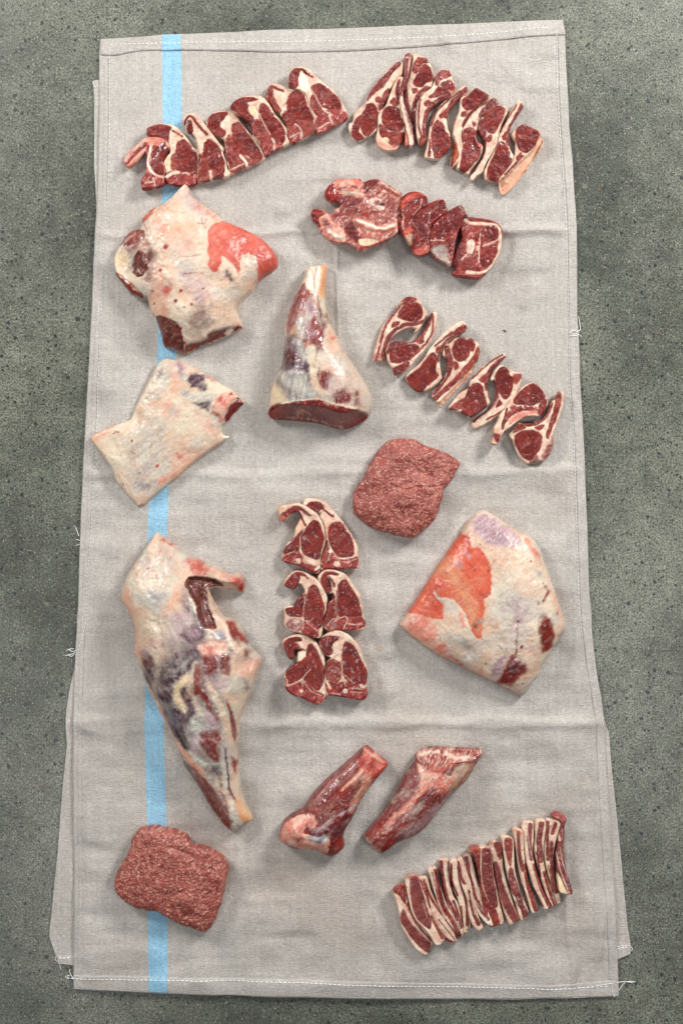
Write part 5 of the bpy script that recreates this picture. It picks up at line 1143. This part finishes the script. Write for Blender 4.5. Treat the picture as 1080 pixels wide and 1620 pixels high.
cut('leg_joint', 'long whole leg with dark marbled muscle, flared hip end up, shank pointing down', 'lamb leg', 'R',
    "310 55 335 72 360 95 440 150 560 220 680 280 790 330 850 325 885 370 885 450 850 445 790 432 740 428 690 425 660 440 690 520 740 610 820 640 880 720 930 820 1000 900 985 960 955 1060 938 1122 "
    "@T 930 170 880 270 835 380 820 520 808 640 822 800 835 950 880 1060 922 1150 860 1190 780 1247 700 1180 600 1050 520 900 420 760 370 640 330 540 270 420 190 260 120 120 95 30 "
    "@R 210 980 160 860 165 740 150 650 110 570 65 490 95 370 150 270 230 150 290 60",
    [('', 'blush', "110 390 170 600 160 660 90 520", dict(soft=8, a=.7)), ('', 'blush', "180 690 215 880 175 880", dict(soft=6, a=.8)), ('', 'blue', "260 430 330 440 380 470 330 520 270 490", dict(soft=14, a=.85)), ('', 'blue', "340 130 400 150 440 230 400 290 350 200", dict(soft=18, a=.45)), ('', 'gwhite', "180 300 300 200 420 260 440 400 300 420", dict(soft=26, a=.5)),
     ('', 'gwhite', "400 640 560 560 700 700 880 820 960 900 940 1060 @T 900 200 820 420 800 700 700 760 560 760 420 620 250 350 130 60 @R 330 1000 360 800", dict(soft=12, a=.6)), ('', 'purple', "460 720 620 700 720 780 800 900 820 1122 @T 700 100 740 300 700 520 740 700 700 820 560 760 420 620 250 350 150 60 @R 330 1000 380 800", dict(soft=12, a=.6)),
     ('', 'lav', "430 600 520 560 640 690 560 760 440 760", dict(soft=9, a=.6)),
     ('', 'cream', "820 880 960 880 990 930 950 1040 @T 900 200 850 400 800 380 740 200 700 60", dict(soft=6)),
     ('side_muscle', 'purple', "215 890 240 835 300 860 325 930 290 1000 260 1060 262 1120 232 1100 215 980", dict(soft=3, a=.9)), ('', 'brown', "215 900 290 860 310 930 230 950", dict(soft=6, a=.6)), ('', 'lav', "230 840 300 760 330 800 260 860", dict(soft=12, a=.6)), ('', 'purple', "@T 110 0 190 10 200 80 175 130 195 220 150 170", dict(soft=3.5, a=.8)),
     ('dark_muscle', 'purple', "480 720 540 685 600 650 655 690 640 735 600 765 540 760 500 745", dict(soft=3, ang=2.6, fray=5)),
     ('', 'lav', "530 690 600 680 610 720 560 740", dict(soft=6, a=.6)),
     ('dark_muscle', 'purple', "430 880 480 835 590 800 612 850 602 895 562 960 545 1010 520 1122 @T 490 80 482 200 516 310 500 335 440 400 442 450 464 540 470 612 400 602 330 482 280 345 230 205 240 110 @R 338 1122 345 1060 372 962", dict(soft=3, ang=2.0, fray=6)),
     ('', 'gwhite', "460 960 520 900 580 850", dict(w=22, soft=6, a=.55, fray=3)), ('', 'gwhite', "380 1010 430 930 500 860", dict(w=16, soft=6, a=.5, fray=3)), ('', 'gwhite', "@T 250 150 340 130 420 60", dict(w=18, soft=6, a=.5)), ('', 'gwhite', "@T 260 260 340 260 380 250", dict(w=30, soft=8, a=.5)), ('', 'blue', "@T 300 330 360 320 420 360 400 430 340 420", dict(soft=9, a=.5)),
     ('', 'yfat', "@T 455 50 400 110 378 170 400 230 432 290", dict(w=46, soft=4, fray=5)),
     ('', 'gwhite', "@T 520 330 600 330 660 420 600 450 548 480 540 560 500 600 470 520 440 450", dict(soft=5, fray=5)), ('', 'lav', "@T 590 300 650 320 690 410 640 440 590 380", dict(soft=5, a=.8)), ('', 'lav', "@T 480 470 530 480 545 560 560 620 490 620", dict(soft=5, a=.8)),
     ('', 'purple', "@R 560 1000 600 960 620 1060 @T 560 40 500 60", dict(soft=5, a=.5)),
     ('', 'cream', "@R 590 900 555 1000 540 1122 @T 500 60 520 230 560 320", dict(w=26, soft=4, a=.9, fray=4)),
     ('leg_muscle', 'mus', "580 930 620 915 635 1000 650 1060 668 1122 @T 565 92 612 170 642 272 602 272 552 175 512 182 502 90 @R 575 1080", dict(soft=2, ang=1.6, fray=4)), ('', 'blood', "@T 505 95 545 120 530 165", dict(soft=4, a=.5)),
     ('', 'pink', "610 790 662 760 780 768 772 850 700 850 640 852", dict(soft=3, a=.9)), ('', 'white', "620 800 680 780 760 790", dict(w=22, soft=4, a=.6)),
     ('leg_muscle', 'mus', "628 862 690 850 730 870 728 940 715 975 650 968", dict(soft=2, ang=1.5, fray=4)), ('leg_muscle', 'mus', "745 860 800 850 808 920 800 985 755 960", dict(soft=2, ang=1.5, fray=4)), ('', 'lav', "735 870 742 960", dict(w=12, soft=3, a=.8)), ('', 'lav', "650 985 720 990 800 1000 760 1080 680 1060", dict(soft=7, a=.6)),
     ('', 'brown', "880 830 920 820 940 870 900 892", dict(soft=3)), ('', 'brown', "770 800 820 810 820 840", dict(soft=3, a=.8)), ('', 'pink', "830 880 960 880 990 920 960 1010 850 990", dict(soft=9, a=.5)), ('', 'purple', "@T 870 75 905 90 905 165 880 170", dict(soft=3, a=.8)),
     ('', 'cream', "@T 620 100 700 260 745 400 790 520", dict(w=48, soft=4, fray=4)), ('leg_muscle', 'mus', "@T 742 212 775 270 800 360 815 480 804 560 778 480 765 360", dict(soft=1.8, fray=3)), ('', 'mus', "@T 640 290 690 370", dict(w=12, soft=2.5, a=.8)),
     ('leg_muscle', 'mus', "@T 545 490 570 455 640 450 690 472 704 560 702 620 684 690 640 670 600 632 560 565", dict(soft=2, ang=-1.2, fray=4)), ('', 'blood', "@T 650 480 700 520 690 660 650 600", dict(soft=7, a=.35)), ('', 'silver', "@T 560 460 640 455 640 500 580 520", dict(soft=5, a=.6)),
     ('', 'gwhite', "@T 440 600 520 640 600 690 690 700 700 722 600 722 500 700", dict(soft=4)), ('', 'purple', "@T 605 725 690 712 712 870 650 815", dict(soft=4, a=.85)),
     ('', 'purple', "@T 372 640 430 690 490 745 530 830 610 960 700 1110 640 1085 560 960 470 820 400 730", dict(soft=3.5, a=.8, fray=3)),
     ('shank_muscle', 'mus', "@T 485 735 560 790 650 870 722 960 752 1060 772 1200 690 1162 602 1040 520 890", dict(soft=2.5, ang=-1.0, fray=4, a=.9)), ('', 'silver', "@T 500 760 600 860 700 980 740 1080", dict(w=26, soft=6, a=.7)), ('', 'gwhite', "@T 600 830 680 930 720 1010", dict(w=10, soft=3, a=.6)),
     ('', 'lean2', "@T 772 650 810 700 808 800 780 740", dict(soft=3)), ('', 'gwhite', "@T 705 560 730 700 745 880 785 1000 790 1120", dict(w=38, soft=4, a=.85, fray=3)), ('', 'purple', "@T 728 585 745 740 762 910", dict(w=11, soft=1.3, fray=0)), ('', 'blood', "@T 752 900 790 970 840 1060", dict(w=12, soft=1.8, fray=0)),
     ('', 'blush', "@T 140 130 220 285 330 515 455 660 560 775", dict(w=30, soft=3, fray=2)), ('', 'cream', "@T 95 20 140 140 215 270", dict(w=24, soft=3, fray=2)),
     ('ankle', 'tendon', "@T 815 950 840 1000 922 1150 872 1188 832 1120 800 1020", dict(soft=3)), ('', 'white', "@T 770 1000 800 1120", dict(w=20, soft=3, a=.7)), ('', 'blood', "@T 680 1150 780 1247 742 1160 702 1130", dict(soft=3, a=.8)), ('', 'blood', "@T 820 1190", dict(w=9, soft=2)),
     ('hip_hollow', 'brown', "510 400 530 345 600 335 700 358 762 410 700 412 655 430 668 540 712 640 716 682 640 675 600 620 572 510 532 442", dict(h=-9, hs=7, soft=1.4, fray=0)), ('', 'hole_shade', "560 350 640 350 740 400", dict(w=14, soft=6, a=.3)),
     ('', 'fat', "662 432 690 540 750 640 832 762 882 850", dict(w=28, soft=2)), ('', 'blood', "770 640 820 642 880 722 922 802 880 782 820 722", dict(soft=3)), ('', 'mus', "800 680 840 720 870 800 832 762", dict(soft=3)), ('', 'white', "700 600 760 650 800 760 850 840", dict(w=16, soft=2)),
     ('', 'purple', "475 460 520 410 560 480 542 560 500 530", dict(soft=3.5, a=.65)), ('', 'lav', "510 430 530 520", dict(w=14, soft=3)), ('', 'gwhite', "540 480 570 560 600 640", dict(w=16, soft=3)), ('', 'blue', "700 702 760 692 780 760 720 752", dict(soft=4)), ('', 'purple', "560 560 600 610 640 680 590 640", dict(soft=4, a=.8)),
     ('', 'blush', "440 450 500 350 520 340 480 460 420 560 360 600", dict(soft=7, a=.6)),
     ('', 'pinkr', "500 242 600 228 642 310 600 335 560 300", dict(soft=6, a=.9)), ('', 'pinkr', "640 290 740 330 800 370", dict(w=36, soft=8, a=.5)), ('', 'pinkr', "800 340 880 362 885 450 850 440 800 382", dict(soft=5, a=.9)), ('', 'blood', "850 432 882 380 885 440", dict(soft=3)), ('', 'pinkr', "350 100 400 135", dict(w=18, soft=3)), ('', 'pinkr', "332 185", dict(w=12, soft=3, a=.7)), ('', 'pinkr', "316 335", dict(w=14, soft=3, a=.8)), ('', 'blood', "250 292 272 286", dict(w=6)), ('', 'blood', "162 290", dict(w=4)), ('', 'pinkr', "250 120 275 100", dict(w=10, soft=3)), ('', 'dark', "342 648", dict(w=4)), ('', 'pinkr', "395 600", dict(w=8, soft=2, a=.6)),
     ('', 'stamp', "205 820 222 770 262 735 330 711 400 740 418 800", dict(w=3.5, a=.55)), ('', 'stamp', "236 720 234 700 254 716 252 694", dict(w=3.5, a=.8)), ('', 'stamp', "264 690 278 684 272 712", dict(w=3.5, a=.8)), ('', 'stamp', "290 682 306 676 300 704", dict(w=3.5, a=.8)), ('', 'stamp', "215 735 225 750", dict(w=3.5, a=.4)), ('', 'stamp', "360 780 385 790 350 800", dict(w=8, soft=2, a=.6)), ('', 'stamp', "300 800 320 806", dict(w=8, soft=2, a=.6))],
    T=78, kind='dome', r=7, base=('fat_cover', 'cream'), rough=.8, step=1.3, ang=2.1, fray=4, veil=.14, e=11, lumps=[(300, 300, 160, -10), (400, 900, 90, 6), (700, 900, 60, 4), (900, 920, 50, -10), (560, 1040, 60, 5), (800, 380, 60, 14), (640, 290, 60, 8), (330, 660, 40, -4)])

cut('lamb_shoulder', 'angular pale shoulder joint with a big orange red side, right of the six middle chops', 'lamb shoulder', 'U',
    "520 62 560 72 640 125 740 190 780 200 820 230 855 290 880 370 930 500 975 640 1000 715 985 770 920 870 860 960 845 1010 810 1050 755 1130 700 1110 640 1080 520 1020 400 960 260 890 130 800 60 735 55 710 130 600 230 440 330 290 400 190 440 120 490 75",
    [('', 'salmon', "62 735 80 690 130 640 222 680 262 780 322 882 200 832 120 790", dict(soft=7, a=.8)), ('', 'blush', "260 880 340 900 420 960 520 1010 400 950", dict(soft=8, a=.8)), ('', 'orange', "240 860 320 900 420 965", dict(w=30, soft=6, a=.5)),
     ('', 'gwhite', "600 420 700 500 720 640 640 700 600 560", dict(soft=22, a=.5)), ('', 'gwhite', "390 780 450 780 470 900 420 960 400 900", dict(soft=10, a=.6)),
     ('red_membrane', 'orange', "400 192 435 210 450 270 500 280 540 340 558 400 560 530 522 560 522 620 502 780 462 770 412 650 352 580 282 560 302 620 280 680 212 670 130 650 90 652 108 590 205 428 305 276 385 172", dict(soft=1.5, ang=-0.9)),
     ('', 'tendon', "240 420 330 330 420 500 500 700 480 760 400 600 300 450", dict(soft=16, a=.6)), ('', 'blood', "180 560 260 480 280 560 260 660 180 650", dict(soft=10, a=.3)), ('', 'blood', "400 200 430 230 430 290", dict(w=12, soft=5, a=.5)), ('', 'lav', "420 310 435 325", dict(w=14, soft=3)), ('', 'lav', "380 370", dict(w=16, soft=5, a=.6)), ('', 'pinkr', "460 390", dict(w=14, soft=4)), ('', 'gwhite', "240 530 270 570 320 600", dict(w=12, soft=2)),
     ('', 'cover', "320 570 380 640 420 740 360 760 300 690", dict(soft=5)), ('', 'salmon', "385 650 405 720", dict(w=22, soft=3)),
     ('', 'lav', "442 130 520 80 620 130 720 200 732 250 642 280 562 262 492 212", dict(soft=6)), ('', 'purple', "560 190 620 200 640 240 590 250", dict(soft=9, a=.35)), ('shoulder_muscle', 'lean', "835 690 880 652 910 700 925 800 890 870 850 852 832 762", dict(soft=2.5)), ('', 'blood', "870 840 910 820 920 850 880 875", dict(soft=3)), ('shoulder_muscle', 'cut', "650 922 690 892 750 940 760 980 702 1050 632 1072 592 1050 622 980", dict(soft=3)), ('', 'purple', "690 900 750 940 700 1000 660 980", dict(soft=8, a=.5)),
     ('', 'lav', "562 980 602 900 650 892 632 960 592 1040", dict(soft=6)), ('', 'lav', "670 560 740 600 780 640 720 680 680 640", dict(soft=10, a=.7)), ('', 'lav', "680 700 740 690 720 780 680 760", dict(soft=10, a=.6)), ('', 'lav', "760 820 820 840 800 880", dict(soft=10, a=.5)), ('', 'blue', "410 830 420 920", dict(w=26, soft=9, a=.5)), ('', 'salmon', "760 232 790 242 850 330 832 332 790 290", dict(soft=4)), ('', 'lean2', "712 690 706 780 702 880", dict(w=8, soft=2)), ('', 'lean2', "582 345 552 390 532 430", dict(w=3.5)),
     ('', 'lean2', "860 480 890 522 880 540 862 580", dict(w=14, soft=3)), ('', 'blue', "820 400 845 440", dict(w=16, soft=5, a=.6)), ('', 'blood', "790 355", dict(w=7, soft=2)), ('', 'blood', "830 595", dict(w=9, soft=3)), ('', 'blood', "940 660 945 640", dict(w=9, soft=3)), ('', 'blood', "735 838", dict(w=8, soft=2)), ('', 'blood', "600 830 625 850", dict(w=4)), ('', 'blood', "530 935", dict(w=5)), ('', 'blood', "745 1055", dict(w=4)), ('', 'blood', "765 1080", dict(w=3)), ('', 'blood', "340 900 400 945", dict(w=10, soft=3, a=.7)), ('', 'blood', "675 1092", dict(w=5)),
     ('', 'dark', "500 255", dict(w=4)), ('', 'blush', "870 380 940 560 980 700 950 640", dict(soft=6, a=.7)), ('', 'blue', "490 690 510 680", dict(w=12, soft=3)), ('', 'purple', "975 760 880 940", dict(w=12, soft=4, a=.6)), ('', 'brown', "470 720", dict(w=9, soft=3))],
    T=54, kind='dome', r=7, base=('fat_cover', 'cover'), rough=.7, step=1.25, fray=4, e=11, lumps=[(250, 600, 120, -4), (700, 300, 120, 4), (860, 760, 60, 3), (700, 700, 20, -3), (440, 860, 40, -4), (760, 500, 120, 4)])

cut('lamb_shank', 'left one of the two shanks, pale knuckle at bottom and red bone end up', 'lamb shank', 'V',
    "460 40 500 70 565 125 530 180 480 240 440 300 400 380 350 470 355 530 330 560 290 585 250 570 220 550 150 545 110 545 60 520 35 490 50 420 90 380 150 350 190 290 250 220 330 150 400 90",
    [('bone_end', 'pinkr', "450 40 480 50 565 125 530 172 480 200 432 150", dict(soft=4)), ('', 'blush', "430 170 500 200 450 260 400 350 380 330", dict(soft=6, a=.7)), ('', 'blood', "440 100 480 120 500 140", dict(w=24, soft=5, a=.7)), ('', 'fat', "455 50 500 85 540 115", dict(w=12, soft=3, a=.7)),
     ('', 'silver', "180 330 260 230 350 150 420 110 400 160 280 250 210 330", dict(soft=5, a=.6, ang=0.8)), ('main_muscle', 'lean', "220 352 300 272 380 222 430 182 430 240 360 322 292 392 240 422", dict(soft=2, ang=0.85)), ('', 'purple', "240 420 340 400 390 380 350 450 280 480 200 470", dict(soft=6, a=.5)),
     ('knuckle', 'pink', "40 490 56 420 110 382 160 362 168 420 150 450 210 468 280 480 270 560 220 550 150 545 62 515", dict(h=3, hs=6)), ('', 'pink', "162 372 210 362 216 420 182 432", dict(soft=3)), ('', 'salmon', "60 500 70 440 110 400", dict(w=30, soft=8, a=.6)), ('', 'blood', "110 430 130 500 110 530", dict(w=10, soft=4, a=.6)), ('', 'blue', "170 466 280 477 250 500 200 490", dict(soft=3)), ('', 'salmon', "150 510 220 530 270 520", dict(w=16, soft=5, a=.7)),
     ('', 'silver', "322 160 252 250 192 340", dict(w=8, soft=1.5)), ('', 'blush', "440 152 390 200 342 242", dict(w=11, soft=2)), ('', 'lav', "402 322 312 372 270 402", dict(w=12, soft=3)), ('', 'lav', "250 420 215 435", dict(w=16, soft=3)), ('', 'blood', "300 500 350 490 350 540 312 560", dict(soft=4, a=.7)), ('', 'dark', "285 520 300 570", dict(w=14, soft=4))],
    T=46, kind='dome', r=6, base=('dark_muscle', 'cut'), rough=.8, step=1.1, ang=0.85, e=14, lumps=[(120, 450, 40, 6), (520, 120, 40, -6)])
cut('lamb_shank', 'right one of the two shanks, pale sawn face at top and bloody lower tip', 'lamb shank', 'V',
    "705 80 740 55 810 45 900 50 1035 62 1000 130 950 210 880 270 820 350 760 430 700 480 620 510 570 550 535 570 500 550 450 490 490 430 540 370 600 280 650 180 700 120",
    [('', 'silver', "640 330 760 240 880 260 800 380 680 480 600 480", dict(soft=8, a=.6)), ('', 'silver', "600 290 650 190 700 150 690 260 640 320 590 340", dict(soft=5, a=.7)), ('', 'pink', "700 110 740 130 820 160 880 180 862 240 822 230 762 230 682 322 602 392 540 470 500 480 560 390 682 280 722 200", dict(soft=3)), ('sawn_face', 'face', "702 82 740 55 810 45 900 50 1035 60 960 105 880 112 800 150 740 120", dict(soft=1.2, slope=60, low=.4)), ('', 'white', "720 85 780 62 850 70 900 90 960 90", dict(w=14, soft=2)), ('', 'blood', "820 50 832 68", dict(w=10, soft=2)), ('', 'blood', "960 95 1000 80", dict(w=12, soft=2)), ('', 'lean2', "840 55 900 60 980 70", dict(w=10, soft=2)),
     ('', 'pinkr', "780 120 800 145 850 130 900 110", dict(w=10, soft=3)), ('', 'blood', "450 490 540 402 600 480 622 510 560 540 532 562 480 512", dict(soft=6, a=.75)), ('', 'fat', "462 495 500 540 530 562", dict(w=16, soft=4, a=.6)), ('main_muscle', 'mus', "692 330 740 272 830 242 812 300 742 370 692 382", dict(soft=2.5, ang=0.9)), ('', 'purple', "700 300 760 260 740 330 700 360", dict(soft=8, a=.5)), ('', 'blue', "890 150 960 122 932 190 892 200", dict(soft=5)), ('', 'tendon', "900 140 980 120 960 190 900 250 870 230", dict(soft=8, a=.5)), ('', 'salmon', "880 180 850 230 820 250", dict(w=26, soft=5, a=.6)),
     ('', 'blood', "765 240 740 260 700 300", dict(w=9, soft=2.5)), ('', 'blood', "540 400 500 460", dict(w=14, soft=3)), ('', 'blood', "620 420 660 380 600 460", dict(w=14, soft=4, a=.7)), ('', 'lav', "650 470 740 400 800 330", dict(w=26, soft=6, a=.5)), ('', 'dark', "540 560 570 530 620 510", dict(w=16, soft=4, a=.7))],
    T=46, kind='dome', r=6, base=('dark_muscle', 'mus'), rough=.8, step=1.1, ang=0.9, e=14)

# ---- the two lumps of mince: crumbs and short worms of ground meat
def mince(label, crop, outline, creases, lumps, seed):
    out = curve(pts(outline, crop), True, 4)
    out = out + np.stack([fbm(out[:, 0], out[:, 1], 7, seed) - .5, fbm(out[:, 0], out[:, 1], 7, seed + 3) - .5], 1) * 4.5
    cen = (out.max(0) + out.min(0)) / 2
    T = 36; Z0 = float(np.percentile(cloth_height(out[::6, 0], out[::6, 1]), 60)) - 2.5; lift = (Z0 + T * .7) / (CAM_H * 1000)
    shift = -cen * lift
    out = (out - cen) * (1 - lift) + cen + shift
    k0 = CROP[crop][2]
    def wxy(X, Y):
        return X + (fbm(X, Y, 9, seed + 4, 3) - .5) * 9, Y + (fbm(X, Y, 9, seed + 6, 3) - .5) * 9
    def hf(X, Y, Din, used):
        u = poisson(used & (Din >= 0)); u = u / u.max()
        H = 15 + (T - 15) * np.clip(blur(u, 2), 0, 1) ** 0.36
        H = np.where(Din <= 0.01, 14, H)
        x, y = wxy(X, Y)
        b, s, i = worley(x, y, 4.0, seed + 8)
        H = H + (1 - np.clip(b, 0, 1)) * 1.1 + i * 0.8
        b2, s2, i2 = worley(X, Y, 2.3, seed + 18)
        H = H - 0.9 * smooth(.25, .0, s - b) + (1 - b2) * 0.5
        H = H + (fbm(X, Y, 30, seed + 1, 3) - .5) * 12
        for c, w, a in creases:
            d = sdist(X, Y, curve(pts(c, crop) + shift, False, 4), False)[0]
            H = H - a * np.exp(-(d / w) ** 2)
        for lx, ly, lr, la in lumps:
            q = pts('%g %g' % (lx, ly), crop)[0]
            H = H + la * np.exp(-((X - q[0]) ** 2 + (Y - q[1]) ** 2) / (lr / k0) ** 2)
        return H
    def cf(X, Y, Din):
        x, y = wxy(X, Y)
        b, s, i = worley(x, y, 4.0, seed + 8)
        b2, s2, i2 = worley(x, y, 2.7, seed + 28)
        a = lin((130, 54, 46)); c = lin((172, 97, 85))
        k = np.clip(i * .7 + fbm(X, Y, 10, seed, 3) * .6 - .15, 0, 1)[..., None]
        col = a * (1 - k) + c * k
        kw = (smooth(.72, .80, i2) * smooth(.65, .25, b2) * .55)[..., None]
        col = col * (1 - kw) + lin((216, 172, 152)) * kw
        kd = (smooth(.16, .05, i2) * smooth(.5, .3, b2) * .4)[..., None]
        col = col * (1 - kd) + lin((96, 26, 24)) * kd
        big = (smooth(.62, .75, fbm(X, Y, 26, seed + 2, 2)) * .25)[..., None]
        col = col * (1 - big) + lin((190, 120, 104)) * big
        return col
    V, F, CV, FR, N = grid_solid(out, 1.0, hf, cf, lambda x, y: np.zeros(x.shape, int), Z0, None, 0.35)
    origin = np.array([cen[0] + shift[0], cen[1] + shift[1], Z0])
    o = split_objects(V, F, CV, FR, N, ['minced_meat'], ['mince'], None, origin)[0]
    o.location = origin * .001
    o['label'] = label; o['category'] = 'minced meat'
    return o
mince('lump of minced lamb with a crack across its middle, right of the half leg', 'Q',
      "440 85 530 72 640 90 720 130 850 180 960 240 1012 270 1000 310 975 370 920 460 878 490 870 530 850 620 810 740 740 830 690 870 640 912 560 920 420 890 300 860 170 780 100 680 110 520 180 420 230 320 280 220 350 130",
      [("420 470 500 500 560 510 640 490 740 490", 1.6, 2.6), ("740 490 820 485 900 470", 2.2, 1.6)], [(560, 560, 80, 2), (690, 380, 50, -3)], 901)
mince('flat lump of minced lamb on the blue stripe at the bottom left', 'W',
      "260 118 380 95 460 110 560 130 650 180 700 250 790 260 880 310 960 370 980 440 960 560 930 700 880 840 820 950 700 940 560 880 480 830 430 800 380 785 300 785 200 750 100 680 50 600 60 510 100 430 130 380 180 280 200 190",
      [("480 250 560 270 680 320", 3, 2), ("500 700 560 630 620 600", 3, 1.6), ("690 380 760 440 850 430", 2.5, 1.6)], [(560, 290, 60, 2), (830, 600, 60, -3), (640, 560, 80, 2)], 951)

# a tiny dark shred of meat that fell on the cloth
o = cut('meat_crumb', 'tiny dark shred of meat alone on the cloth right of the cutlet row', 'crumb', 'Z', "795.5 522 798 522.3 800 524 799 525 797 524", [], T=5.0, base=('crumb', 'dark'), r=1, step=0.4, jit=0)
